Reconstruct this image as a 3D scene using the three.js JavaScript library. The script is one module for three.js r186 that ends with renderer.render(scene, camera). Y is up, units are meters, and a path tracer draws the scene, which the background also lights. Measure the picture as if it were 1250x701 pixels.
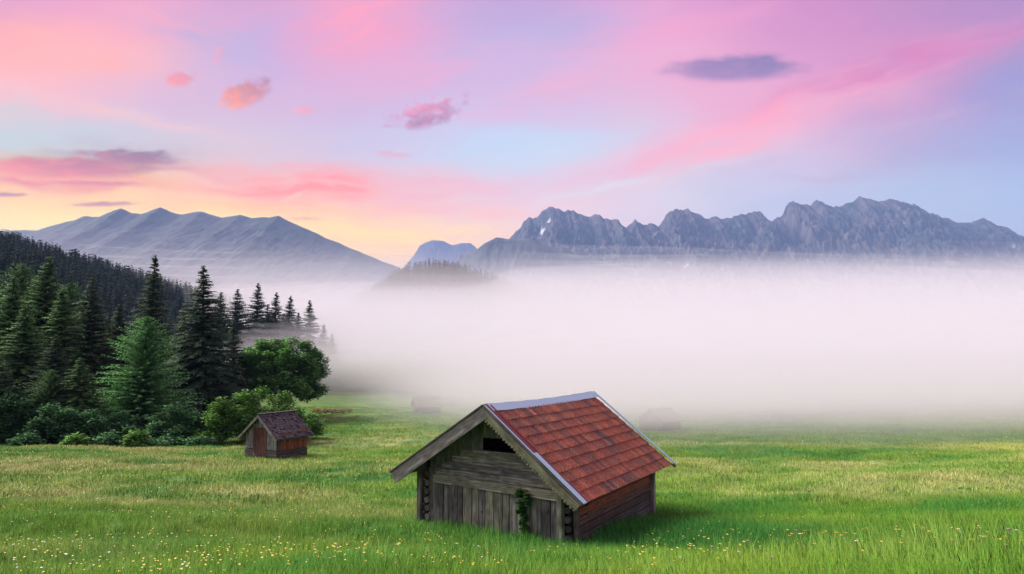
import * as THREE from 'three';
import { mergeGeometries } from 'three/addons/utils/BufferGeometryUtils.js';
import { RoundedBoxGeometry } from 'three/addons/geometries/RoundedBoxGeometry.js';

// ------------------------------------------------------------------ helpers needed by the sky
const clamp = (x, a, b) => Math.min(b, Math.max(a, x)), lerp = (a, b, t) => a + (b - a) * t;
const S = (a, b, x) => { const t = clamp((x - a) / (b - a), 0, 1); return t * t * (3 - 2 * t); };
function rng(seed) { let s = seed | 0; return () => { s = (s + 0x6d2b79f5) | 0; let t = Math.imul(s ^ (s >>> 15), 1 | s); t = (t + Math.imul(t ^ (t >>> 7), 61 | t)) ^ t; return ((t ^ (t >>> 14)) >>> 0) / 4294967296; }; }
const PERM = new Uint8Array(512); { const r = rng(77), p = [...Array(256).keys()]; for (let i = 255; i > 0; i--) { const j = Math.floor(r() * (i + 1)); [p[i], p[j]] = [p[j], p[i]]; } for (let i = 0; i < 512; i++) PERM[i] = p[i & 255]; }
const GX = [], GY = []; for (let i = 0; i < 256; i++) { GX.push(Math.cos(i / 256 * Math.PI * 2)); GY.push(Math.sin(i / 256 * Math.PI * 2)); }
function noise(x, y) {
  const fx = Math.floor(x), fy = Math.floor(y), X = fx & 255, Y = fy & 255; x -= fx; y -= fy;
  const u = x * x * x * (x * (x * 6 - 15) + 10), v = y * y * y * (y * (y * 6 - 15) + 10), A = PERM[X] + Y, B = PERM[X + 1] + Y;
  const a = PERM[A], b = PERM[B], c = PERM[A + 1], d = PERM[B + 1];
  return 1.5 * lerp(lerp(GX[a] * x + GY[a] * y, GX[b] * (x - 1) + GY[b] * y, u), lerp(GX[c] * x + GY[c] * (y - 1), GX[d] * (x - 1) + GY[d] * (y - 1), u), v);
}
function fbm(x, y, n = 4) { let s = 0, a = 0.5; for (let i = 0; i < n; i++) { s += a * noise(x, y); x = x * 2.03 + 17.1; y = y * 2.03 + 5.7; a *= 0.5; } return s; }
const lin1 = (c) => { c /= 255; return c <= 0.04045 ? c / 12.92 : Math.pow((c + 0.055) / 1.055, 2.4); };
const lin = (r, g, b) => [lin1(r), lin1(g), lin1(b)];

// ------------------------------------------------------------------ camera
const EYE = 4.7, FOCAL = 814, PITCH = 0.0974;
const camera = new THREE.PerspectiveCamera(2 * Math.atan(350.5 / FOCAL) * 180 / Math.PI, 1024 / 574, 0.1, 40000);
camera.position.set(0, EYE, 0);
camera.rotation.x = PITCH;
const scene = new THREE.Scene();
const renderer = new THREE.WebGLRenderer();
renderer.toneMapping = THREE.LinearToneMapping;
renderer.toneMappingExposure = 2.0;
renderer.shadowMap.enabled = true;

// ------------------------------------------------------------------ sky: dusk gradient with lit cirrus and a few small clouds
const SKY_GAIN = 1 / 2.0, HAZE = 1.05e-4, AIR = [0.01, 0.1, 0.57];   // the gradient below is the sky as seen through the haze; the haze's own share is taken off again
const vivid = (c, k = 1.36) => { const m = (c[0] + c[1] + c[2]) / 3; return c.map((v) => clamp(m + (v - m) * k, 0, 255)); };
const SX = [-160, 0, 150, 300, 450, 625, 800, 950, 1100, 1250, 1420], SY = [-120, 0, 60, 120, 180, 230, 280, 330];
const SKYROWS = [
  [[196, 160, 200], [200, 160, 202], [205, 160, 202], [200, 160, 205], [205, 160, 202], [190, 160, 205], [195, 150, 200], [185, 140, 192], [172, 134, 188], [162, 132, 188], [160, 135, 190]],
  [[214, 160, 196], [218, 162, 198], [226, 166, 200], [205, 165, 206], [222, 164, 202], [188, 164, 210], [214, 162, 206], [200, 142, 194], [182, 136, 188], [166, 132, 188], [160, 135, 190]],
  [[244, 176, 182], [246, 178, 186], [240, 182, 196], [196, 175, 215], [222, 168, 206], [192, 178, 218], [226, 172, 208], [208, 152, 198], [196, 142, 192], [168, 136, 188], [160, 140, 192]],
  [[236, 192, 204], [238, 192, 206], [222, 188, 212], [208, 182, 216], [206, 182, 218], [204, 188, 224], [222, 182, 214], [224, 172, 208], [192, 152, 198], [152, 146, 198], [150, 148, 200]],
  [[196, 202, 212], [194, 206, 216], [206, 202, 216], [214, 196, 216], [206, 198, 226], [200, 212, 238], [214, 204, 228], [214, 188, 218], [180, 168, 208], [156, 162, 208], [154, 162, 208]],
  [[250, 198, 160], [250, 200, 162], [246, 202, 180], [244, 194, 190], [236, 194, 204], [222, 208, 228], [214, 206, 228], [192, 190, 222], [174, 182, 218], [160, 176, 216], [156, 172, 212]],
  [[252, 226, 166], [252, 226, 168], [253, 224, 168], [253, 220, 174], [250, 212, 182], [236, 206, 216], [208, 196, 222], [184, 186, 218], [166, 176, 214], [160, 173, 213], [156, 170, 210]],
  [[250, 214, 160], [250, 214, 160], [251, 212, 162], [251, 206, 168], [248, 200, 172], [236, 200, 204], [206, 192, 216], [180, 182, 214], [166, 174, 212], [160, 172, 212], [156, 170, 210]],
].map((row) => row.map((c) => lin(...vivid(c))));
const cr = (a, b, c, d, t) => b + 0.5 * t * (c - a + t * (2 * a - 5 * b + 4 * c - d + t * (3 * (b - c) + d - a)));
function locate(A, x) { let i = 0; while (i < A.length - 2 && x > A[i + 1]) i++; return [i, clamp((x - A[i]) / (A[i + 1] - A[i]), 0, 1)]; }
function skyBase(u, v, out) {
  const [i, s] = locate(SX, u), [j, t] = locate(SY, v), nx = SX.length - 1, ny = SY.length - 1;
  for (let c = 0; c < 3; c++) {
    const q = []; for (let k = -1; k < 3; k++) { const r = SKYROWS[clamp(j + k, 0, ny)]; q.push(cr(r[clamp(i - 1, 0, nx)][c], r[i][c], r[i + 1][c], r[clamp(i + 2, 0, nx)][c], s)); }
    out[c] = Math.max(0.02, cr(q[0], q[1], q[2], q[3], t));
  }
}
// cirrus streaks: centre, half length, half width, slope, colour, strength
const richer = (c) => { const m = (c[0] + c[1] + c[2]) / 3; return c.map((v) => Math.max(0.01, m + (v - m) * 1.25)); };
const STREAKS = [
  [960, 135, 230, 26, -0.36, lin(246, 166, 200), 0.85], [1130, 66, 170, 24, -0.3, lin(204, 132, 186), 0.7], [880, 178, 80, 20, -0.3, lin(252, 180, 204), 0.7],
  [700, 100, 190, 26, -0.3, lin(232, 176, 212), 0.6], [435, 24, 70, 46, -0.5, lin(246, 164, 194), 0.8], [520, 90, 130, 26, -0.2, lin(232, 172, 210), 0.55],
  [60, 55, 110, 24, 0.25, lin(250, 180, 184), 0.6], [125, 76, 40, 8, 0.2, lin(252, 176, 178), 0.6], [60, 120, 120, 9, 0.28, lin(250, 196, 200), 0.6], [200, 150, 90, 9, 0.2, lin(246, 200, 208), 0.5],
  [370, 226, 120, 24, 0.02, lin(254, 152, 166), 0.95], [540, 240, 130, 22, -0.12, lin(238, 176, 206), 0.65], [740, 200, 150, 14, -0.26, lin(234, 196, 222), 0.6],
  [900, 165, 200, 16, -0.3, lin(240, 180, 208), 0.5], [1060, 165, 170, 12, -0.25, lin(200, 172, 212), 0.5], [250, 45, 75, 22, 0.3, lin(184, 172, 216), 0.6], [700, 34, 70, 22, -0.1, lin(182, 170, 216), 0.65],
  [1240, 100, 90, 22, -0.4, lin(146, 144, 204), 0.7], [1200, 160, 130, 12, -0.3, lin(160, 158, 210), 0.5], [640, 172, 150, 11, -0.1, lin(196, 212, 240), 0.6], [470, 282, 140, 12, 0.03, lin(255, 224, 172), 0.6],
  [560, 262, 150, 9, -0.05, lin(246, 186, 196), 0.5], [20, 150, 90, 20, 0.1, lin(190, 206, 218), 0.6], [760, 225, 120, 9, -0.2, lin(226, 222, 236), 0.5],
  [1000, 240, 140, 10, -0.2, lin(176, 184, 222), 0.4], [300, 20, 140, 12, -0.2, lin(222, 166, 204), 0.5], [1010, 216, 60, 3.5, -0.03, lin(178, 160, 204), 0.5], [1100, 80, 150, 16, -0.28, lin(206, 122, 184), 0.6], [905, 150, 110, 12, -0.34, lin(252, 168, 198), 0.6], [840, 30, 120, 10, -0.25, lin(236, 164, 204), 0.5], [330, 255, 140, 6, 0.03, lin(255, 190, 150), 0.6],
  [50, 206, 120, 17, 0.02, lin(244, 146, 112), 1.0], [150, 194, 74, 15, 0.02, lin(146, 104, 152), 1.0], [75, 200, 60, 7, 0.05, lin(176, 112, 138), 0.8], [60, 222, 130, 6, 0.03, lin(226, 124, 112), 0.9], [215, 206, 60, 8, 0.1, lin(196, 140, 170), 0.5],
].map((q) => [...q.slice(0, 5), richer(q[5]), q[6]]);
// small separate clouds: centre, half size, tilt, dark colour, lit colour, direction of the lit side, opacity, ruggedness
const PUFFS = [
  [70, 206, 130, 15, 0.015, lin(168, 104, 136), lin(250, 148, 108), [-0.9, 0.5], 0.9, 0.55], [158, 192, 66, 11, 0.02, lin(124, 94, 148), lin(190, 126, 150), [-0.7, 0.6], 0.95, 0.6],
  [895, 83, 96, 21, -0.02, lin(122, 112, 178), lin(168, 132, 186), [-0.6, 0.6], 0.95, 0.35], [520, 140, 46, 20, -0.16, lin(164, 122, 176), lin(232, 156, 196), [-0.3, -1], 0.85, 1.0],
  [297, 116, 36, 20, -0.28, lin(186, 126, 168), lin(253, 166, 158), [-0.8, 0.6], 0.95, 0.45], [219, 97, 20, 11, 0.0, lin(232, 150, 180), lin(250, 158, 172), [-0.6, 0.4], 0.8, 0.8],
  [371, 135, 16, 6, -0.1, lin(246, 168, 200), lin(252, 176, 200), [-1, 0], 0.7, 0.9], [266, 66, 10, 16, -0.5, lin(244, 170, 200), lin(250, 170, 196), [-1, 0], 0.4, 0.9],
  [124, 249.5, 48, 3.6, -0.02, lin(170, 118, 138), lin(214, 150, 140), [0, 1], 0.9, 0.5], [10, 238, 28, 3, 0, lin(166, 112, 132), lin(206, 140, 134), [0, 1], 0.9, 0.5],
  [478, 189, 28, 5, 0.1, lin(232, 164, 198), lin(240, 176, 204), [0, 1], 0.5, 0.9], [370, 267, 30, 2.5, 0, lin(232, 164, 160), lin(240, 170, 160), [0, 1], 0.6, 0.6], [120, 224, 70, 4, 0.02, lin(206, 126, 136), lin(226, 140, 130), [0, 1], 0.8, 0.5],
].map((q) => [...q.slice(0, 5), richer(q[5]).map((v) => v * 0.86), richer(q[6]), q[7], Math.min(1, q[8] * 1.15), q[9]]);
const RH = (() => {
  const W = 4096, H = 2048, data = new Float32Array(W * H * 4), cp = Math.cos(PITCH), sp = Math.sin(PITCH), c = [0, 0, 0], amb = lin(206, 172, 206), zen = lin(188, 168, 212);
  for (let row = 0; row < H; row++) {
    const el = ((row + 0.5) / H - 0.5) * Math.PI, T = Math.max(0.3, Math.exp(-HAZE * 1690 / Math.max(0.09, Math.sin(el)))), y = Math.sin(el), ce = Math.cos(el);
    for (let col = 0; col < W; col++) {
      const o = (row * W + col) * 4;
      data[o + 3] = 1;
      if (el < -0.02) { data[o] = 0.4; data[o + 1] = 0.36; data[o + 2] = 0.44; continue; }
      const a = ((col + 0.5) / W - 0.5) * 2 * Math.PI, x = Math.cos(a) * ce, z = Math.sin(a) * ce;
      const zc = sp * y - cp * z, yc = cp * y + sp * z;                       // angles from the view axis; the sky is infinitely far
      let u, v, k = 0;
      if (zc > 0.35) { u = 625 + FOCAL * x / zc; v = 350.5 - FOCAL * yc / zc; k = S(0.35, 0.6, zc); } else { u = x > 0 ? 1420 : -160; v = -120; }
      const near = k > 0 && u > -700 && u < 1950 && v > -500, wx = near ? fbm(u / 130 + 3, v / 55 + 9, 5) : 0, wy = near ? fbm(u / 120 + 31, v / 44 + 2, 6) : 0;
      if (k > 0) skyBase(clamp(u + wx * 50, -160, 1420), clamp(v + wy * 22, -120, 330), c);
      if (k > 0) {
        for (const [sx, sy, hl, hw, sl, col3, st] of STREAKS) {
          let dx = u - sx + wx * 26, dy = v - sy + wy * 16;
          if (Math.abs(dx) > hl * 2.4) continue;
          dy -= sl * dx; if (Math.abs(dy) > hw * 2.6) continue;
          const m = Math.exp(-(dx * dx) / (hl * hl) * 1.1 - (dy * dy) / (hw * hw) * 1.1), g = clamp(0.75 + 1.5 * fbm((dx + sy * 7) / 80 + wy * 0.6, dy / 10 + sx, 6), 0.1, 1.4), w = clamp(m * st * g, 0, 1);
          for (let i = 0; i < 3; i++) c[i] = lerp(c[i], col3[i], w);
        }
        for (const [px, py, hx, hy, tilt, dark, lit, [lx, ly], op, rug] of PUFFS) {
          let dx = u - px, dy = v - py - tilt * dx;
          if (Math.abs(dx) > hx * 1.9 || Math.abs(dy) > hy * 2.2) continue;
          const n1 = fbm(u / (hx * 0.42) + px, v / (hy * 0.75) + py, 6), n2 = fbm(u / (hx * 0.3) + py, v / (hy * 0.5) + px, 6);
          dx = (dx + n2 * hx * 0.5 * rug) / hx; dy = (dy + n1 * hy * 0.7 * rug) / hy;
          const r = Math.sqrt(dx * dx + dy * dy), m = S(1.05, 0.45, r - n1 * 0.75 * rug) * op * clamp(1 - rug * 0.45 * Math.max(0, -n2 * 3), 0.25, 1), l = clamp(0.5 + 0.55 * (dx * lx + dy * ly) + n2 * 0.6, 0, 1);
          for (let i = 0; i < 3; i++) c[i] = lerp(c[i], lerp(dark[i], lit[i], l), m);
        }
      }
      const rest = S(0.45, 1.2, el);                                           // the sky goes on, calmer, outside the frame
      const soft = 1 + 0.18 * fbm(x * 3 + 4 + y * 2, z * 5 + 1, 3);
      for (let i = 0; i < 3; i++) { const C = lerp(lerp(amb[i], zen[i], rest) * soft, c[i], k * (1 - 0.8 * rest)); data[o + i] = SKY_GAIN * (1 + 0.12 * S(0.28, 0.14, el)) * Math.max(0.15 * C, (C - AIR[i] * (1 - T)) / T); }
    }
  }
  const t = new THREE.DataTexture(data, W, H, THREE.RGBAFormat, THREE.FloatType);
  t.mapping = THREE.EquirectangularReflectionMapping; t.magFilter = THREE.LinearFilter; t.needsUpdate = true;
  return t;
})();
scene.background = RH; scene.environment = RH;

// ------------------------------------------------------------------ sun, raised to brighten the meadow and roof, on the left, softened by thin cloud
const sun = new THREE.DirectionalLight(new THREE.Color(1.0, 0.91, 0.8), 4.8);
{ const az = -68 * Math.PI / 180, el = 39 * Math.PI / 180; sun.position.set(Math.sin(az) * Math.cos(el), Math.sin(el), -Math.cos(az) * Math.cos(el)).multiplyScalar(300); }
sun.castShadow = true; sun.shadow.radius = 56; sun.shadow.mapSize.set(2048, 2048);
Object.assign(sun.shadow.camera, { left: -160, right: 160, top: 160, bottom: -160, near: 1, far: 900 });
scene.add(sun, sun.target);
scene.fog = new THREE.FogExp2(new THREE.Color(0.31, 0.51, 1.0), HAZE);

// ------------------------------------------------------------------ building helpers
const taken = new Map();
function numbered(n) { const k = taken.get(n) ?? 0; taken.set(n, k + 1); return k ? n + '_' + String(k).padStart(3, '0') : n; }
function shade(o) { o.traverse((m) => { if (m.isMesh) { m.castShadow = true; m.receiveShadow = true; } }); return o; }
function tag(o, label, category, group, kind) { if (label) o.userData.label = label; if (category) o.userData.category = category; if (group) o.userData.group = group; if (kind) o.userData.kind = kind; return o; }
function thing(name, label, category, group) { const g = new THREE.Group(); g.name = numbered(name); scene.add(g); return tag(g, label, category, group); }
function part(parent, name, geo, mat) { const m = new THREE.Mesh(geo, mat); m.name = name; m.castShadow = m.receiveShadow = true; parent.add(m); return m; }
function structure(name, geo, mat) { const m = new THREE.Mesh(geo, mat); m.name = numbered(name); m.userData.kind = 'structure'; m.receiveShadow = m.castShadow = true; scene.add(m); return m; }
function copyOf(o, label) { const c = o.clone(); c.name = numbered(o.name.replace(/_\d{3}$/, '')); c.userData = { ...o.userData }; if (label) c.userData.label = label; scene.add(c); return c; }
const mat = (r, g, b, o = {}) => new THREE.MeshStandardMaterial({ color: new THREE.Color().setRGB(r, g, b), roughness: 0.9, ...o });
function dirOf(px, py) { const c = Math.cos(PITCH), s = Math.sin(PITCH), x = (px - 625) / FOCAL, y = (350.5 - py) / FOCAL; return [x, c * y + s, -s * y + c]; }   // right, up, forward
function at(px, py, depth) { const [x, y, f] = dirOf(px, py), k = depth / f; return new THREE.Vector3(x * k, EYE + y * k, -depth); }
function pixTex(W, H, fn, srgb, rep = true) {
  const d = new Uint8Array(W * H * 4);
  for (let y = 0; y < H; y++) for (let x = 0; x < W; x++) { const c = fn(x / W, y / H); d.set([clamp(c[0], 0, 255), clamp(c[1], 0, 255), clamp(c[2], 0, 255), 255], (y * W + x) * 4); }
  const t = new THREE.DataTexture(d, W, H); t.magFilter = THREE.LinearFilter; if (rep) t.wrapS = t.wrapT = THREE.RepeatWrapping; if (srgb) t.colorSpace = THREE.SRGBColorSpace; t.needsUpdate = true; return t;
}
const tileNoise = (u, v, f, n = 4) => {   // fbm that repeats over the unit square
  const w = (x, y) => fbm(x * f, y * f, n);
  return lerp(lerp(w(u, v), w(u - 1, v), u), lerp(w(u, v - 1), w(u - 1, v - 1), u), v);
};

// ------------------------------------------------------------------ terrain
const PROFILE = [[-400, 60], [-60, 11], [0, 3.0], [6, 2.1], [11, 1.15], [16, 0.14], [18.5, 0.02], [21, -0.3], [26, -0.62], [40, -1.5], [60, -3.1], [78, -4.0], [100, -4.65], [108, -5.0], [150, -7], [250, -9], [600, -10], [20000, -10]];
function prof(d) {
  let i = 0; while (i < PROFILE.length - 2 && d > PROFILE[i + 1][0]) i++;
  const g = (k) => { k = clamp(k, 0, PROFILE.length - 1); return PROFILE[k]; }, [x0, y0] = g(i), [x1, y1] = g(i + 1), [xa, ya] = g(i - 1), [xb, yb] = g(i + 2), t = clamp((d - x0) / (x1 - x0), 0, 1), h = x1 - x0;
  const m0 = i > 0 ? (y1 - ya) / (x1 - xa) : (y1 - y0) / h, m1 = i < PROFILE.length - 2 ? (yb - y0) / (xb - x0) : (y1 - y0) / h, t2 = t * t, t3 = t2 * t;
  return (2 * t3 - 3 * t2 + 1) * y0 + (t3 - 2 * t2 + t) * h * m0 + (3 * t2 - 2 * t3) * y1 + (t3 - t2) * h * m1;
}
const BARN = [-0.74, -17.495], BARN_TURN = -0.5518, HUT = [-14.9, -39.67], HUT_TURN = -0.536;
function terrain(x, z) {
  const d = -z, bx = x - 1, bz = z + 20;
  let y = prof(d);
  const away = S(4, 10, Math.hypot(bx, bz)) * S(2, 6, Math.hypot(x - HUT[0], z - HUT[1] + 1));
  y += away * (0.15 * noise(x / 3.8 + 5, z / 2.6) + 0.3 * noise(x / 11, z / 7 + 3)) * S(-30, -5, d) * (1 - S(120, 200, d));
  y += 0.62 * Math.exp(-((x - 7) ** 2 / 20 + (d - 8.8) ** 2 / 10));
  y += away * 0.25 * S(20, 60, d) * noise(x / 24 + 9, z / 17);
  y += 1.6 * S(14, 60, x) * S(20, 70, d) * (1 - S(160, 300, d)) * 0.4;
  // wooded hill on the left, wooded knoll in the valley
  const hill = clamp((-x - 90 + 10 * noise(z / 90, 4)) / 150, 0, 3.2);
  y += 44 * hill * (hill < 1 ? hill * (1.6 - 0.6 * hill) : 1) * S(95, 250, d) * (1 - S(520, 900, d));
  const kx = x + 112, kz = z + 900;
  y += 119 * Math.exp(-(kx * kx) / (kx < 0 ? 120 * 120 : 210 * 210)) * Math.exp(-(kz * kz) / (170 * 170));
  return y;
}
const SEEDING = [[-15, -26, 9, 3.5], [-24, -36, 12, 6], [-6, -33, 9, 4], [13, -25, 7, 2.6], [21, -29, 9, 3.5], [16, -37, 12, 5], [30, -36, 10, 4], [-9, -58, 16, 8], [12, -52, 14, 6], [-28, -48, 14, 4], [-5, -22, 4, 2], [36, -50, 12, 5]];
// base colour of the meadow's growth, in patches of lush, flowering and seeding grass
function meadow(x, z) {
  const n1 = fbm(x / 5.5 + 40, z / 2.6 + 11, 4), n2 = fbm(x / 17 + 8, z / 8 + 3, 3), n3 = fbm(x / 1.6, z / 1.1 + 70, 3);
  const green = [0.075, 0.23, 0.022], lush = [0.04, 0.18, 0.028], yellow = [0.175, 0.29, 0.03], tan = [0.33, 0.35, 0.13];
  const c = [...green];
  const mixTo = (t, w) => { w = clamp(w, 0, 1); for (let i = 0; i < 3; i++) c[i] = lerp(c[i], t[i], w); };
  mixTo(yellow, 0.42 + 1.1 * n1 + 0.3 * n2);
  let seeding = 0; for (const [px, pz, rx, rz] of SEEDING) seeding = Math.max(seeding, Math.exp(-(((x - px) / rx) ** 2) - ((z - pz) / rz) ** 2));   // where the grass has gone to seed
  mixTo(tan, 0.75 * seeding * (0.75 + 1.2 * n1 + 0.9 * n3) + 0.55 * n2 + 0.3 * n3 - 0.05);
  mixTo(lush, S(0.1, 0.38, -n1 * 0.8 - n2 * 0.5 + n3 * 0.3) * 0.7);
  // lush strip below and beside the barn, with some barn shade painted in
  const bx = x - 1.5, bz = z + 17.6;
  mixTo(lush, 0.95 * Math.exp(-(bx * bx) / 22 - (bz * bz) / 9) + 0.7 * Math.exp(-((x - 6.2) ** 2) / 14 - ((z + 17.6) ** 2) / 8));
  mixTo([0.36, 0.42, 0.07], 0.8 * Math.exp(-((x - 34) ** 2) / 22 - ((z + 46) ** 2) / 50));  // bright glow at far right, painted into the grass colour
  const k = 1 + 0.3 * n3; return [c[0] * k, c[1] * k, c[2] * k];
}
{
  const NA = 560, NR = 236, pos = [], col = [], uv = [], idx = [];
  for (let j = 0; j <= NR; j++) {
    const r = j === 0 ? 0 : 0.6 * Math.exp((j - 1) / (NR - 1) * Math.log(16000 / 0.6));
    for (let i = 0; i < NA; i++) {
      const a = i / NA * Math.PI * 2, x = Math.sin(a) * r, z = -Math.cos(a) * r;
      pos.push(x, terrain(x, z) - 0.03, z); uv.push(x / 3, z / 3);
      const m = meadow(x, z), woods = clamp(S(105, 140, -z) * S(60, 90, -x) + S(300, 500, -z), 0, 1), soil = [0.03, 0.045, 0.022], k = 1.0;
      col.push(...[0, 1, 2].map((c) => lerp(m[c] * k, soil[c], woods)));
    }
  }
  for (let j = 0; j < NR; j++) for (let i = 0; i < NA; i++) { const a = j * NA + i, b = j * NA + (i + 1) % NA, c = a + NA, d = b + NA; if (j) idx.push(a, b, c); idx.push(b, d, c); }
  const g = new THREE.BufferGeometry();
  g.setAttribute('position', new THREE.Float32BufferAttribute(pos, 3)); g.setAttribute('color', new THREE.Float32BufferAttribute(col, 3)); g.setAttribute('uv', new THREE.Float32BufferAttribute(uv, 2)); g.setIndex(idx); g.computeVertexNormals();
  const tex = pixTex(512, 512, (u, v) => { const n = 0.5 + 0.8 * tileNoise(u, v, 9, 3) + 0.6 * tileNoise(u, v, 60, 3), k = 190 + 65 * clamp(n, 0, 1); return [k, k, k * 0.95]; }, true);
  structure('ground', g, new THREE.MeshStandardMaterial({ map: tex, vertexColors: true, roughness: 1, bumpMap: tex, bumpScale: 0.06 }));
}

// ------------------------------------------------------------------ wood
const woodTex = pixTex(512, 512, (u, v) => {
  const warp = 0.03 * tileNoise(u, v, 3, 3), g = tileNoise(u * 1, v + warp, 6, 2), fine = noise(u * 5.99, (v + warp) * 95) * (1 - Math.abs(2 * u - 1) * 0), streak = noise(Math.sin(u * Math.PI * 2) * 0.6 + 3, (v + warp) * 40);
  const blot = tileNoise(u, v, 5, 4), k = clamp(172 + 60 * streak + 38 * fine + 70 * g + 40 * blot, 30, 255), moss = S(0.12, 0.4, tileNoise(v, u, 11, 4)) * 0.5;
  return [k * (1 - moss * 0.28), k * (1 - moss * 0.1), k * (0.97 - moss * 0.45)];
}, true);
const woodBump = pixTex(512, 512, (u, v) => { const warp = 0.03 * tileNoise(u, v, 3, 3), k = 128 + 90 * noise(Math.sin(u * Math.PI * 2) * 0.6 + 3, (v + warp) * 40) + 60 * noise(u * 5.99, (v + warp) * 95); return [k, k, k]; }, false);
const wood = (r, g, b) => mat(r, g, b, { map: woodTex, bumpMap: woodBump, bumpScale: 0.006, roughness: 0.88 });
const rb = rng(5);
// a board between its centre and size, with grain along its longest side; edges rounded
function board(w, h, d, x, y, z, wob = 0) {
  const g = new RoundedBoxGeometry(w, h, d, 1, Math.min(w, h, d) * 0.16), p = g.attributes.position, n = g.attributes.normal, uv = g.attributes.uv, ou = rb(), ov = rb(), along = w >= h && w >= d ? 0 : h >= d ? 1 : 2;
  const tw = (rb() - 0.5) * wob, tb = (rb() - 0.5) * wob;
  for (let i = 0; i < p.count; i++) {
    const q = [p.getX(i), p.getY(i), p.getZ(i)], nn = [Math.abs(n.getX(i)), Math.abs(n.getY(i)), Math.abs(n.getZ(i))], face = nn.indexOf(Math.max(...nn)), across = [0, 1, 2].find((k) => k !== along && k !== face) ?? (along + 1) % 3;
    uv.setXY(i, q[along] / 1.6 + ou, q[across] / 0.8 + ov);
  }
  g.rotateZ(tw); g.rotateX(tb * 0.3); g.translate(x, y, z); return g;
}

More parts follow.
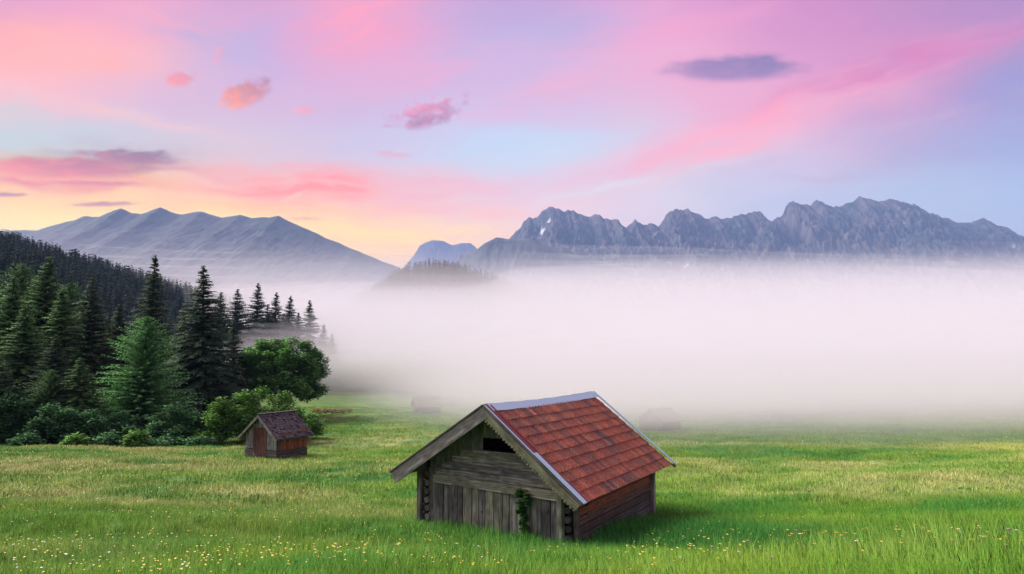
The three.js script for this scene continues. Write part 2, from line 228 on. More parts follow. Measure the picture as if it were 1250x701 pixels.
// ------------------------------------------------------------------ the hay barn
const barn = thing('hay_barn', 'weathered log hay barn with red tiled roof standing in the meadow', 'barn');
barn.position.set(BARN[0], 0, BARN[1]); barn.rotation.y = BARN_TURN;
{
  const AP = 3.3, XR = 2.8, YR = 1.135, XL = -3.12, YL = 1.325, LEN = 6.71, FZ = -0.62, WXL = -2.46, WXR = 2.3, BZ = -5.85;
  const roofY = (x) => x > 0 ? lerp(AP, YR, x / XR) : lerp(AP, YL, x / XL);
  const greys = [wood(0.29, 0.285, 0.3), wood(0.4, 0.39, 0.39), wood(0.25, 0.25, 0.275), wood(0.34, 0.355, 0.3), wood(0.5, 0.5, 0.42), wood(0.22, 0.21, 0.22)];
  const dark = wood(0.15, 0.13, 0.13), darker = wood(0.16, 0.145, 0.14), red = wood(0.62, 0.16, 0.075), redDim = wood(0.5, 0.14, 0.08), barge = wood(0.34, 0.335, 0.345), mossy = wood(0.36, 0.37, 0.26);
  // log walls: right side, left side, back
  const side = part(barn, 'side_wall', board(0.06, 1.9, -BZ + FZ - 0.1, WXR - 0.05, 0.52, (FZ + BZ) / 2), darker), lside = part(barn, 'side_wall', board(0.06, 2.1, -BZ + FZ - 0.1, WXL + 0.05, 0.6, (FZ + BZ) / 2), darker);
  const back = part(barn, 'back_wall', board(WXR - WXL - 0.2, 1.8, 0.05, -0.08, 0.5, BZ + 0.08), darker), front = part(barn, 'front_wall', board(WXR - WXL - 0.2, 1.4, 0.04, -0.08, 0.6, FZ - 0.24), darker);
  const logs = [[-0.34, dark], [-0.12, wood(0.22, 0.2, 0.22)], [0.1, dark], [0.32, wood(0.15, 0.095, 0.09)], [0.54, wood(0.24, 0.12, 0.1)], [0.76, redDim], [0.98, red], [1.2, redDim], [1.36, dark]];
  for (const [y, m] of logs) { part(side, 'log', board(0.14, 0.2, BZ * -1 + FZ - 0.04, WXR + (rb() - 0.5) * 0.02, y, (FZ + BZ) / 2, 0.01), m); part(lside, 'log', board(0.14, 0.2, -BZ + FZ - 0.04, WXL, y, (FZ + BZ) / 2, 0.01), dark); }
  part(lside, 'log', board(0.14, 0.2, -BZ + FZ - 0.04, WXL, 1.54, (FZ + BZ) / 2), dark);
  for (const [y, m] of [[1.1, wood(0.62, 0.2, 0.1)], [0.87, wood(0.5, 0.14, 0.08)], [0.66, wood(0.34, 0.13, 0.1)]]) part(side, 'board', board(0.03, 0.05, -BZ + FZ - 0.9, WXR + 0.085, y, (FZ + BZ) / 2 - 0.05, 0.01), m);
  // sill beam and footing stones along the right side
  part(side, 'sill_beam', board(0.2, 0.16, 4.6, WXR + 0.07, -0.2, -3.5), wood(0.26, 0.24, 0.26)).rotation.x = -0.035;
  const stone = mat(0.42, 0.41, 0.41);
  for (let k = 0; k < 6; k++) { const g = new THREE.DodecahedronGeometry(0.17 + 0.06 * rb(), 1); g.scale(1, 0.7, 1.3); g.translate(WXR + 0.1, -0.36 - 0.02 * k, -1.6 - 0.8 * k); part(side, 'footing_stone', g, stone); }
  for (let y = -0.3, k = 0; y < 3.1; y += 0.22, k++) { const hw = y < 1.4 ? 2.3 : Math.max(0.1, Math.min((AP - y - 0.18) / 0.72, 2.3)); part(back, 'log', board(hw * 2, 0.2, 0.14, -0.08, y, BZ, 0.005), dark); }
  // posts
  for (const [x, z, h, m, w] of [[WXL - 0.06, FZ + 0.06, 1.72, wood(0.2, 0.19, 0.19), 0.15], [1.98, FZ + 0.14, 1.45, greys[3], 0.16], [WXR + 0.07, FZ + 0.03, 1.38, dark, 0.12], [WXR + 0.1, BZ + 0.02, 1.36, greys[1], 0.16]]) part(barn, 'post', board(w, h + 0.4, w, x, (h - 0.4) / 2, z, 0.01), m);
  // crossing log ends beside the door at both corners
  for (const x of [2.14, -2.24]) for (let k = 0; k < 6; k++) { const g = new THREE.CylinderGeometry(0.085, 0.095, 0.3, 10); g.rotateX(Math.PI / 2); g.translate(x, 0.14 + k * 0.23, FZ - 0.07 + 0.05 * rb()); part(front, 'log_end', g, k % 2 ? dark : greys[2]); }
  for (let k = 0; k < 6; k++) part(front, 'log', board(WXR - WXL, 0.21, 0.1, (WXL + WXR) / 2, 0.1 + k * 0.225, FZ - 0.16), darker);
  // door of upright planks
  const door = part(barn, 'door', board(3.6, 0.14, 0.03, 0, 0.9, FZ + 0.045), darker);
  let x = -1.86; const shadesOf = [5, 0, 2, 5, 4, 4, 0, 4, 3, 3, 1, 4, 3, 1, 5, 2, 0];
  for (let k = 0; x < 1.86; k++) { const w = Math.min(0.17 + 0.13 * rb(), 1.9 - x), top = lerp(1.2, 1.1, (x + 1.86) / 3.7); if (w < 0.05) break; part(door, 'plank', board(w - 0.02, top + 0.3 + 0.02 * rb(), 0.04, x + w / 2, (top - 0.3) / 2 - 0.03 * rb(), FZ + 0.085 + 0.03 * rb(), 0.022), greys[shadesOf[k % 17]]); x += w; }
  for (let k = 0; k < 2; k++) part(front, 'plank', board(0.18, 1.75, 0.04, -2.1 + k * 0.17, 0.6, FZ + 0.05 + k * 0.02, 0.02), greys[[5, 2][k]]);
  { const g = new THREE.TorusGeometry(0.035, 0.009, 6, 12); g.scale(0.7, 1.3, 1); g.translate(1.62, 0.74, FZ + 0.14); part(door, 'latch', g, mat(0.05, 0.05, 0.05, { metalness: 0.6, roughness: 0.6 })); }
  { const g = new THREE.SphereGeometry(0.022, 8, 6); g.translate(-0.38, 0.5, FZ + 0.13); part(door, 'knot', g, darker); }
  // lying boards above the door, each a little longer than the one over it
  const gable = part(barn, 'gable', board(4.5, 0.14, 0.1, -0.08, 1.4, FZ - 0.06), darker);
  const lying = [[1.21, -2.02, 2.02, 4], [1.4, -1.96, 1.9, 1], [1.585, -1.75, 1.7, 2], [1.77, -1.42, 1.36, 1], [1.95, -1.15, 1.12, 3]];
  for (const [y, a, b, m] of lying) part(gable, 'board', board(b - a, 0.18, 0.04, (a + b) / 2, y, FZ + 0.12 - 0.008 * (y - 1.2) * 10, 0.012), greys[m]).rotation.z = -0.014;
  part(gable, 'ledge', board(4.0, 0.05, 0.08, 0, 1.095, FZ + 0.13), greys[4]).rotation.z = -0.022;
  // upright boards of the gable, left and right of the hatch, and over it
  for (let gx = -2.2; gx < 2.1; gx += 0.2) {
    const top = roofY(gx + 0.1) - 0.1, hatch = gx > -0.6 && gx < 0.78, m = greys[[5, 2, 5, 0, 2][Math.floor(rb() * 5)]];
    const put = (a, b) => { if (b - a > 0.06) part(gable, 'board', board(0.19, b - a, 0.035, gx + 0.1, (a + b) / 2, FZ + 0.02 + 0.012 * rb(), 0.01), m); };
    if (!hatch) put(1.3, top); else { put(1.3, 2.06); if (top > 2.42) put(2.42, top); }
  }
  part(gable, 'hatch_sill', board(1.5, 0.07, 0.09, 0.06, 2.05, FZ + 0.06), greys[1]);
  // the black inside of the loft is closed off by a loft floor
  part(barn, 'loft_floor', board(WXR - WXL - 0.3, 0.05, -BZ + FZ - 0.4, -0.08, 1.35, (FZ + BZ) / 2), darker);
  // roof: decks, rafters' ends, tiles
  const roof = part(barn, 'roof', board(0.12, 0.14, LEN - 0.1, 0, AP - 0.2, -LEN / 2), darker);
  const slopeR = Math.atan2(AP - YR, XR), lenR = Math.hypot(XR, AP - YR), slopeL = Math.atan2(AP - YL, -XL), lenL = Math.hypot(XL, AP - YL);
  const onR = (s, n, z) => [s * Math.cos(slopeR) + n * Math.sin(slopeR), AP - s * Math.sin(slopeR) + n * Math.cos(slopeR), z];   // s down the slope, n off it
  const onL = (s, n, z) => [-s * Math.cos(slopeL) - n * Math.sin(slopeL), AP - s * Math.sin(slopeL) + n * Math.cos(slopeL), z];
  const slab = (name, on, turn, s0, s1, thick, n, z0, z1, m, parent = roof) => { const g = board(s1 - s0, thick, z1 - z0, 0, 0, 0); g.rotateZ(turn); g.translate(...on((s0 + s1) / 2, n, (z0 + z1) / 2)); return part(parent, name, g, m); };
  slab('deck', onR, -slopeR, 0.02, lenR - 0.06, 0.05, -0.06, -LEN + 0.05, -0.06, dark);
  slab('deck', onL, slopeL, 0.02, lenL - 0.03, 0.05, -0.06, -LEN + 0.05, -0.03, wood(0.2, 0.18, 0.17));
  for (const s of [0.35, 2.3, 3.1]) { slab('purlin', onR, -slopeR, s, s + 0.13, 0.13, -0.16, -LEN + 0.2, -0.14, dark); slab('purlin', onL, slopeL, s + 0.1, s + 0.25, 0.15, -0.17, -LEN + 0.2, -0.02 - 0.12, wood(0.18, 0.17, 0.165)); }
  // tiles: ten courses of thirty, each tile its own mesh
  const tileTex = [0, 1, 2].map((q) => pixTex(128, 128, (u, v) => {
    const n = tileNoise(u, v, 5 + q, 4), f = tileNoise(u, v, 24, 3), li = S(0.13, 0.26, tileNoise(v + q * 0.3, u, 9 + q * 2, 3)) * (0.45 + 0.27 * q), k = 195 + 115 * n + 75 * f;
    const sp = S(0.13, 0.19, tileNoise(u + 0.37, v + q * 0.2, 13 + q, 2)); return [lerp(lerp(k, 178, li), 250, sp), lerp(lerp(k * 0.97, 182, li), 250, sp), lerp(lerp(k * 0.94, 120, li), 225, sp)];
  }, true));
  const tcol = [[0.4, 0.125, 0.085], [0.33, 0.105, 0.08], [0.47, 0.15, 0.095], [0.27, 0.115, 0.095], [0.38, 0.16, 0.115], [0.2, 0.095, 0.095], [0.33, 0.2, 0.135], [0.55, 0.19, 0.115], [0.14, 0.085, 0.1]];
  const tmats = []; tcol.forEach((c, k) => { for (let q = 0; q < 3; q++) tmats.push(mat(c[0] * 1.3, c[1] * 1.15, c[2] * 1.2, { map: tileTex[q], bumpMap: tileTex[q], bumpScale: 0.004, roughness: 0.6 })); });
  const NT = 37, TW = (LEN - 0.42) / NT, EX = (lenR - 0.3) / 10, tgeo = [];
  for (let v = 0; v < 4; v++) {   // interlocking tile: a raised roll down the left edge, a shallow trough, a second rib
    const sh = new THREE.Shape(), pr = [[0, 0.03], [0.12, 0.056], [0.24, 0.034], [0.34, 0.014], [0.5, 0.012], [0.58, 0.024], [0.66, 0.012], [0.8, 0.014], [0.9, 0.03]];
    sh.moveTo(0, 0); for (const [a, b] of pr) sh.lineTo(a * TW, b + 0.003 * rb()); sh.lineTo(0.9 * TW, 0); sh.closePath();
    const g = new THREE.ExtrudeGeometry(sh, { depth: EX + 0.05, bevelEnabled: false, steps: 1 }), uv = g.attributes.uv, p = g.attributes.position;
    for (let i = 0; i < p.count; i++) uv.setXY(i, p.getX(i) * 2.6 + v * 0.31, p.getZ(i) * 2.2 + v * 0.17);
    g.computeVertexNormals(); tgeo.push(g);
  }
  const basis = new THREE.Matrix4().makeBasis(new THREE.Vector3(0, 0, -1), new THREE.Vector3(Math.sin(slopeR), Math.cos(slopeR), 0), new THREE.Vector3(Math.cos(slopeR), -Math.sin(slopeR), 0)), lay = rng(41);
  const topTiles = [];
  for (let c = 0; c < 10; c++) for (let k = 0; k < NT; k++) {
    const zz = -0.24 - k * TW, s0 = 0.3 + c * EX - 0.05, patch = fbm(c * 0.31 + 4, k * 0.22, 3), cool = fbm(c * 0.24 + 40, k * 0.15 + 8, 2);
    let n = Math.floor(clamp(2.2 + 3 * patch + 5 * (lay() - 0.5), 0, 6.99)); if (cool > 0.16 && lay() < 0.7) n = [5, 3, 6][Math.floor(lay() * 3)]; if (lay() < 0.03) n = 8; if (lay() < 0.05) n = 7;
    const tg = tgeo[Math.floor(lay() * 4)], tm = n * 3 + Math.min(2, Math.floor(lay() * 2 + (fbm(c / 4 + 9, k / 7, 2) > 0.05 ? 1 : 0)));
    const M = new THREE.Matrix4().makeTranslation(...onR(s0 + 0.014 * (lay() - 0.5), -0.012 + 0.005 * lay(), zz)).multiply(basis), tilt = new THREE.Matrix4().makeRotationX(-0.085 - 0.02 * (lay() - 0.5)).multiply(new THREE.Matrix4().makeRotationY(0.025 * (lay() - 0.5)));
    if (c < 2) topTiles.push([tg.clone().applyMatrix4(M.multiply(tilt)), tm]); else part(roof, 'tile', tg, tmats[tm]).applyMatrix4(M.multiply(tilt));
  }
  { const g = mergeGeometries(topTiles.map((q) => q[0]), true); g.groups.forEach((q, k) => { q.materialIndex = topTiles[k][1]; }); tag(part(roof, 'upper_tiles', g, tmats), 0, 0, 0, 'stuff'); }
  const lgs = []; for (let c = 0; c < 11; c++) { const g = board(EX + 0.03, 0.03, LEN - 0.2, 0, 0, 0); g.rotateZ(slopeL - 0.05); g.translate(...onL(0.16 + c * ((lenL - 0.25) / 11) + EX / 2, 0.0, -LEN / 2)); lgs.push(g); }
  tag(part(roof, 'tile_covering', mergeGeometries(lgs), tmats[3]), 0, 0, 0, 'stuff');
  // sheet metal: ridge cap, verges
  const zinc = mat(0.42, 0.6, 0.7, { metalness: 0.12, roughness: 0.42 }), rust = mat(0.2, 0.04, 0.045, { metalness: 0.25, roughness: 0.5 });
  const cap = (on, turn) => { const g = new THREE.BoxGeometry(0.27, 0.012, LEN - 0.2, 1, 1, 24); g.rotateZ(turn); g.translate(...on(0.125, 0.062, -LEN / 2 - 0.02)); const p = g.attributes.position; for (let i = 0; i < p.count; i++) { const t = -p.getZ(i) / LEN; p.setY(i, p.getY(i) - 0.05 * Math.sin(Math.PI * t) + 0.006 * Math.sin(t * 40)); } g.computeVertexNormals(); return g; };
  part(roof, 'ridge_cap', cap(onR, -slopeR), zinc); part(roof, 'ridge_cap', cap(onL, slopeL), zinc);
  slab('verge_flashing', onR, -slopeR, 0.0, lenR * 0.52, 0.02, 0.055, -0.22, -0.02, rust); slab('verge_flashing', onR, -slopeR, 0.05, lenR * 0.52, 0.035, 0.07, -0.235, -0.19, rust);
  slab('verge_flashing', onR, -slopeR, 0.02, lenR * 0.53, 0.02, 0.05, -0.02, 0.02, zinc);
  slab('verge_flashing', onR, -slopeR, lenR * 0.52, lenR + 0.02, 0.02, 0.06, -0.16, 0.02, zinc); slab('verge_flashing', onR, -slopeR, lenR * 0.84, lenR + 0.03, 0.02, 0.062, -0.25, -0.165, rust);
  slab('verge_flashing', onR, -slopeR, lenR * 0.52, lenR * 0.85, 0.03, 0.066, -0.2, -0.165, rust);
  slab('verge_flashing', onR, -slopeR, 0.0, lenR + 0.04, 0.03, 0.075, -LEN - 0.02, -LEN + 0.09, zinc);
  slab('gutter_end', onR, -slopeR, lenR - 0.02, lenR + 0.1, 0.06, 0.0, -LEN - 0.03, -LEN + 0.1, mat(0.1, 0.1, 0.11, { metalness: 0.5, roughness: 0.5 }));
  slab('verge_batten', onL, slopeL, 0.0, lenL + 0.02, 0.05, 0.035, -0.12, 0.03, wood(0.11, 0.1, 0.1));
  // barge boards: plain on the left, with a cut fringe on the right
  { const g = board(lenL - 0.02, 0.32, 0.035, 0, 0, 0); g.rotateZ(slopeL); g.translate(...onL(lenL / 2, -0.155, -0.0)); part(roof, 'barge_board', g, barge); }
  {
    const sh = new THREE.Shape(), n = 34, L0 = lenR - 0.03; sh.moveTo(0, 0.02); sh.lineTo(L0, 0.02); sh.lineTo(L0, -0.2);
    for (let k = n - 1; k >= 0; k--) { const s = 0.16 + (L0 - 0.16) * k / n, w = (L0 - 0.16) / n, dp = -0.2 - 0.02 * rb(); sh.lineTo(s + w * 0.85, dp - 0.06); sh.lineTo(s + w * 0.45, dp - 0.09); sh.lineTo(s + w * 0.15, dp - 0.06); sh.lineTo(s, dp); }
    sh.lineTo(0, -0.02);
    const g = new THREE.ExtrudeGeometry(sh, { depth: 0.035, bevelEnabled: false }), p = g.attributes.position, uv = g.attributes.uv; for (let i = 0; i < p.count; i++) uv.setXY(i, p.getX(i) / 1.6, p.getY(i) / 0.8 + 0.3);
    g.rotateZ(-slopeR); g.translate(0, AP + 0.02, -0.02); part(roof, 'fringed_barge_board', g, mossy);
    const g2 = board(lenR - 0.02, 0.07, 0.03, 0, 0, 0); g2.rotateZ(-slopeR); g2.translate(...onR(lenR / 2, 0.0, 0.032)); part(roof, 'verge_board', g2, wood(0.16, 0.15, 0.17));
  }
  for (const k of [lside, back, front, side, door, gable]) shade(k);
}
scene.updateMatrixWorld(true);
const inBarn = (x, y, z) => barn.localToWorld(new THREE.Vector3(x, y, z));

// ------------------------------------------------------------------ the small hut before the wood
const hut = thing('small_hut', 'little dark hut with orange boarded side wall in front of the bushes', 'hut');
hut.position.set(HUT[0], -1.52, HUT[1]); hut.rotation.y = HUT_TURN;
{
  const AP = 2.55, W = 1.7, EV = 1.2, LEN = 2.75, FZ = -0.3, BZ = -2.5, HW = 1.36;
  const grey = wood(0.36, 0.37, 0.41), grey2 = wood(0.27, 0.28, 0.31), dk = wood(0.13, 0.11, 0.11), rd = wood(0.2, 0.07, 0.055), or = [wood(0.42, 0.12, 0.06), wood(0.33, 0.1, 0.055), wood(0.46, 0.16, 0.08), wood(0.26, 0.08, 0.05)];
  const base = part(hut, 'log_base', board(HW * 2, 0.5, FZ - BZ, 0, 0.2, (FZ + BZ) / 2), dk);
  for (let k = 0; k < 3; k++) { part(base, 'log', board(HW * 2 + 0.08, 0.17, 0.12, 0, 0.05 + k * 0.18, FZ + 0.0), dk); part(base, 'log', board(0.12, 0.17, FZ - BZ + 0.08, HW + 0.0, 0.05 + k * 0.18, (FZ + BZ) / 2), dk); }
  const fw = part(hut, 'front_wall', board(HW * 2 - 0.1, 1.0, 0.05, 0, 0.95, FZ - 0.06), dk);
  for (let k = 0; k < 12; k++) { const x = -HW + 0.11 + k * 0.226, top = AP - Math.abs(x) * (AP - EV) / W - 0.1, mid = Math.abs(x + 0.08) < 0.62; part(fw, 'plank', board(0.215, mid ? top - 1.78 : top - 0.55, 0.04, x, mid ? (top + 1.78) / 2 : (top + 0.55) / 2, FZ + 0.02 + 0.01 * rb(), 0.01), rb() < 0.5 ? grey : grey2); }
  const door = part(hut, 'door', board(1.16, 0.12, 0.03, -0.08, 1.0, FZ + 0.02), rd);
  for (let k = 0; k < 6; k++) part(door, 'plank', board(0.19, 1.6, 0.03, -0.56 + k * 0.194, 0.98, FZ + 0.045 + 0.006 * rb()), k % 2 ? rd : wood(0.17, 0.06, 0.05));
  const sw = part(hut, 'side_wall', board(0.05, 1.0, FZ - BZ - 0.1, HW - 0.05, 0.95, (FZ + BZ) / 2), dk);
  for (let k = 0; k < 11; k++) part(sw, 'plank', board(0.035, 1.0 + 0.06 * rb(), 0.185, HW + 0.02 + 0.01 * rb(), 1.04, FZ - 0.12 - k * 0.196, 0.01), k < 1 ? dk : or[Math.floor(rb() * 4)]);
  part(hut, 'side_wall', board(0.06, 1.2, FZ - BZ, -HW, 0.85, (FZ + BZ) / 2), dk); part(hut, 'back_wall', board(HW * 2, 1.5, 0.06, 0, 0.95, BZ), dk);
  const roof = part(hut, 'roof', board(0.1, 0.1, LEN - 0.1, 0, AP - 0.12, -LEN / 2), dk), sl = Math.atan2(AP - EV, W), L = Math.hypot(W, AP - EV);
  const shm = [wood(0.16, 0.125, 0.15), wood(0.13, 0.1, 0.13), wood(0.19, 0.15, 0.17)];
  for (const sg of [1, -1]) {
    const g = board(L, 0.05, LEN, 0, 0, 0); g.rotateZ(-sl * sg); g.translate(sg * W / 2, (AP + EV) / 2 - 0.03, -LEN / 2); part(roof, 'deck', g, dk);
    for (let m = 0; m < 3; m++) {
      const gs = [];
      for (let c = 0; c < 11; c++) for (let k = 0; k < 17; k++) { if ((c * 7 + k * 5 + Math.floor(rb() * 3)) % 3 !== m) continue; const b = board(0.26, 0.022, 0.155, 0, 0, 0, 0.03); b.rotateZ((-sl - 0.0) * sg + 0.06 * sg); const s = 0.1 + c * (L - 0.06) / 11; b.translate(sg * (s * Math.cos(sl) + 0.02 * Math.sin(sl)), AP - s * Math.sin(sl) + 0.03 + 0.012 * rb(), -0.05 - (k + 0.5 + 0.3 * (rb() - 0.5)) * (LEN - 0.05) / 17); gs.push(b); }
      tag(part(roof, 'shingles', mergeGeometries(gs), shm[m]), 0, 0, 0, 'stuff');
    }
    const bb = board(L, 0.15, 0.035, 0, 0, 0); bb.rotateZ(-sl * sg); bb.translate(sg * W / 2 - 0.03 * sg, (AP + EV) / 2 - 0.06, 0.02 + 0.003 * sg); part(roof, 'barge_board', bb, sg > 0 ? wood(0.32, 0.31, 0.33) : wood(0.26, 0.25, 0.25));
  }
  part(roof, 'ridge_board', board(0.2, 0.035, LEN, 0, AP + 0.06, -LEN / 2), wood(0.24, 0.21, 0.22));
}

// ------------------------------------------------------------------ two more huts far off in the mist
function mistHut(x, z, turn, W, LEN, H, label) {
  const h = thing('hay_hut', label, 'hut', undefined), EV = H * 0.52, dk = wood(0.15, 0.13, 0.135), sl = Math.atan2(H - EV, W / 2), L = Math.hypot(W / 2, H - EV) + 0.3;
  h.position.set(x, terrain(x, z) - 0.1, z); h.rotation.y = turn;
  const wl = part(h, 'wall', board(W * 0.84, EV + 0.2, LEN * 0.84, 0, EV / 2, 0), dk);
  for (let k = 0; k < 7; k++) { part(wl, 'log', board(W * 0.9, EV / 7.4, 0.12, 0, (k + 0.5) * EV / 7, LEN * 0.42), dk); part(wl, 'log', board(0.12, EV / 7.4, LEN * 0.9, W * 0.42, (k + 0.5) * EV / 7, 0), dk); }
  const gb = new THREE.Shape(); gb.moveTo(-W * 0.42, EV); gb.lineTo(W * 0.42, EV); gb.lineTo(0, H - 0.12); const gg = new THREE.ExtrudeGeometry(gb, { depth: LEN * 0.84, bevelEnabled: false }); gg.translate(0, 0, -LEN * 0.42); part(h, 'gable', gg, dk);
  const roof = part(h, 'roof', board(0.2, 0.06, LEN, 0, H + 0.04, 0), wood(0.2, 0.16, 0.17));
  for (const sg of [1, -1]) { const g = board(L, 0.09, LEN, 0, 0, 0); g.rotateZ(-sl * sg); g.translate(sg * (L / 2) * Math.cos(sl), H - (L / 2) * Math.sin(sl), 0); part(roof, 'roof_slope', g, wood(0.2, 0.15, 0.16)); }
  part(h, 'door', board(W * 0.34, EV * 0.8, 0.06, 0, EV * 0.42, LEN * 0.42 + 0.09), wood(0.12, 0.1, 0.1));
}
mistHut(-13.4, -106, -1.2, 3.4, 4.4, 2.7, 'pale hut fading into the mist above the big barn gable');
mistHut(16.6, -76, -0.9, 3.6, 3.8, 2.3, 'faint low hut in thick mist behind the tiled roof');

// ------------------------------------------------------------------ leaves, trees
const leafMat = (r, g, b, t = 0.35) => new THREE.MeshPhysicalMaterial({ color: new THREE.Color().setRGB(r, g, b), roughness: 1, transmission: t * 0.5, thickness: 0, vertexColors: true, specularIntensity: 0.3, side: THREE.DoubleSide });
class Tris {
  constructor() { this.p = []; this.n = []; this.c = []; }
  tri(a, b, c, n, col) {   // wound so that its front is the side its normal points to
    const u = [b[0] - a[0], b[1] - a[1], b[2] - a[2]], v = [c[0] - a[0], c[1] - a[1], c[2] - a[2]];
    if ((u[1] * v[2] - u[2] * v[1]) * n[0] + (u[2] * v[0] - u[0] * v[2]) * n[1] + (u[0] * v[1] - u[1] * v[0]) * n[2] < 0) [b, c] = [c, b];
    this.p.push(...a, ...b, ...c); for (let i = 0; i < 3; i++) { this.n.push(...n); this.c.push(...col); } }
  geo() { const g = new THREE.BufferGeometry(); g.setAttribute('position', new THREE.Float32BufferAttribute(this.p, 3)); g.setAttribute('normal', new THREE.Float32BufferAttribute(this.n, 3)); g.setAttribute('color', new THREE.Float32BufferAttribute(this.c, 3)); return g; }
}
const unit = (v) => { const l = Math.hypot(...v) || 1; return v.map((x) => x / l); };
// unit-height conifer crown: whorls of drooping boughs carrying flat sprays
function coniferCrown(seed, { R = 0.2, whorls = 46, per = 8, low = 0.05, droop = 0.35, spray = 0.03, shape = 0.85, ragged = 0.35, lift = 0.12, fine = 1, chaos = 0.3 }) {
  const r = rng(seed), T = new Tris();
  for (let w = 0; w < whorls; w++) {
    const t = low + (1 - low) * Math.pow((w + r() * 0.6) / whorls, 0.95), reach = R * Math.pow(1 - t, shape) * (1 + 0.12 * Math.sin(w * 1.9 + seed)), count = Math.max(4, Math.round(per * (0.45 + 0.55 * (1 - t))));
    for (let b = 0; b < count; b++) {
      const a = (b + r()) / count * Math.PI * 2, len = Math.max(0.012, reach * (1 - ragged * r() * r() * 1.6 + ragged * 0.3 * (r() - 0.5))), y0 = t + (r() - 0.5) * 0.034, ca = Math.cos(a), sa = Math.sin(a), steps = Math.max(2, Math.round(len / (spray * 0.62) * fine));
      const dr = droop * (0.7 + 0.6 * r()) * (1 - 0.75 * t), tint = 0.75 + 0.5 * r();
      for (let k = 0; k < steps; k++) {
        const q = (k + 0.6) / steps, s = len * q, y = y0 + lift * s * (t > 0.6 ? 2.2 : 1) - dr * len * q * q + (q > 0.8 ? 0.3 * dr * len * (q - 0.8) : 0);
        const sc = 0.5 + 0.5 * Math.sqrt(1 - t), wdt = sc * spray * (1.25 - 0.75 * q) * (0.7 + 0.6 * r()), ln = sc * spray * (0.9 + 0.5 * r());
        for (const sg of [-1, 1, 0]) {
          const o = a + sg * (0.75 + 0.3 * r()) + chaos * (r() - 0.5) * 2, cx = Math.cos(o), cz = Math.sin(o), hang = (sg === 0 ? -0.3 * r() : -0.28 - 0.4 * r()) + chaos * 0.7 * (r() - 0.4);
          const A = [ca * s, y, sa * s], B = [A[0] + cx * ln + -cz * wdt * 0.3, y + hang * ln, A[2] + cz * ln + cx * wdt * 0.3], C = [A[0] + cx * ln * 0.45 - cz * wdt * 0.55, y + hang * ln * 0.2 - 0.15 * wdt, A[2] + cz * ln * 0.45 + cx * wdt * 0.55], D = [A[0] + cx * ln * 0.5 + cz * wdt * 0.5, y + hang * ln * 0.3 - 0.2 * wdt, A[2] + cz * ln * 0.5 - cx * wdt * 0.5];
          const nn = unit([ca * 0.45 + (r() - 0.5) * 0.5, 0.75, sa * 0.45 + (r() - 0.5) * 0.5]), v = tint * (0.8 + 0.4 * r()), col = [v * (0.95 + 0.1 * q), v, v * 0.95];
          T.tri(A, C, B, nn, col); T.tri(A, B, D, nn, col);
        }
      }
    }
  }
  for (let k = 0; k < 10; k++) { const a = r() * 6.28, y = 0.94 + 0.05 * r(), l = 0.014; T.tri([0, y, 0], [Math.cos(a) * l, y + 0.012, Math.sin(a) * l], [0.002, y + 0.02, 0], [Math.cos(a), 0.4, Math.sin(a)], [1, 1, 1]); }
  return T.geo();
}
function trunkGeo(r0, r1, h, bend, seed) { const g = new THREE.CylinderGeometry(r1, r0, h, 9, 6); g.translate(0, h / 2, 0); const p = g.attributes.position; for (let i = 0; i < p.count; i++) { const t = p.getY(i) / h; p.setX(i, p.getX(i) * (1 + 0.5 * Math.max(0, 0.12 - t) / 0.12) + bend * t * t); p.setZ(i, p.getZ(i) * (1 + 0.5 * Math.max(0, 0.12 - t) / 0.12) + bend * 0.5 * Math.sin(t * 3 + seed)); } g.computeVertexNormals(); return g; }
const barkTex = pixTex(128, 256, (u, v) => { const k = 140 + 90 * tileNoise(u, v * 0.5, 14, 3) + 60 * noise(u * 26, v * 5); return [k, k * 0.95, k * 0.9]; }, true);
const bark = mat(0.1, 0.075, 0.06, { map: barkTex, bumpMap: barkTex, bumpScale: 0.02 });
const fir = leafMat(0.045, 0.085, 0.045, 0.2), firGreen = leafMat(0.075, 0.17, 0.05, 0.3), firBright = leafMat(0.095, 0.27, 0.075, 0.4), broad = leafMat(0.11, 0.29, 0.06, 0.4), shrub = leafMat(0.1, 0.255, 0.035, 0.45), darkShrub = leafMat(0.05, 0.16, 0.05, 0.3);
const crownGeos = [
  coniferCrown(11, { R: 0.33, whorls: 58, per: 14, spray: 0.024, ragged: 0.34, droop: 0.4, shape: 0.9 }), coniferCrown(23, { R: 0.26, whorls: 60, per: 13, spray: 0.022, ragged: 0.36, droop: 0.5, shape: 0.9 }),
  coniferCrown(37, { R: 0.38, whorls: 52, per: 16, spray: 0.026, ragged: 0.34, droop: 0.36, shape: 0.85 }), coniferCrown(53, { R: 0.47, whorls: 52, per: 24, spray: 0.021, ragged: 0.6, droop: 0.2, lift: 0.22, shape: 0.55, low: 0.02, fine: 0.7, chaos: 1.1 }),
];
const firTrunk = trunkGeo(0.018, 0.002, 0.97, 0, 1);
const firTones = [fir, leafMat(0.05, 0.09, 0.04, 0.2), leafMat(0.038, 0.08, 0.05, 0.2)];
function conifer(px, top, depth, variant, material, label, wide = 1, group = 'firs at the edge of the wood') {
  const p = at(px, top, depth), y0 = terrain(p.x, p.z) - 0.15, h = p.y - y0, t = thing('fir_tree', label, 'tree', group);
  t.position.set(p.x, y0, p.z); t.scale.set(h * wide, h, h * wide); t.rotation.set(0.03 * Math.sin(px * 3.1), px * 1.7 + depth, 0.03 * Math.sin(px * 5.3 + 1)); if (material === fir) material = firTones[Math.abs(Math.round(px * 7 + top)) % 3];
  part(t, 'trunk', firTrunk, bark); part(t, 'crown', crownGeos[variant], material);
  return t;
}
conifer(189, 313, 88, 1, fir, 'slender dark fir rising above the wood, spire left of the taller wide fir', 1.05);
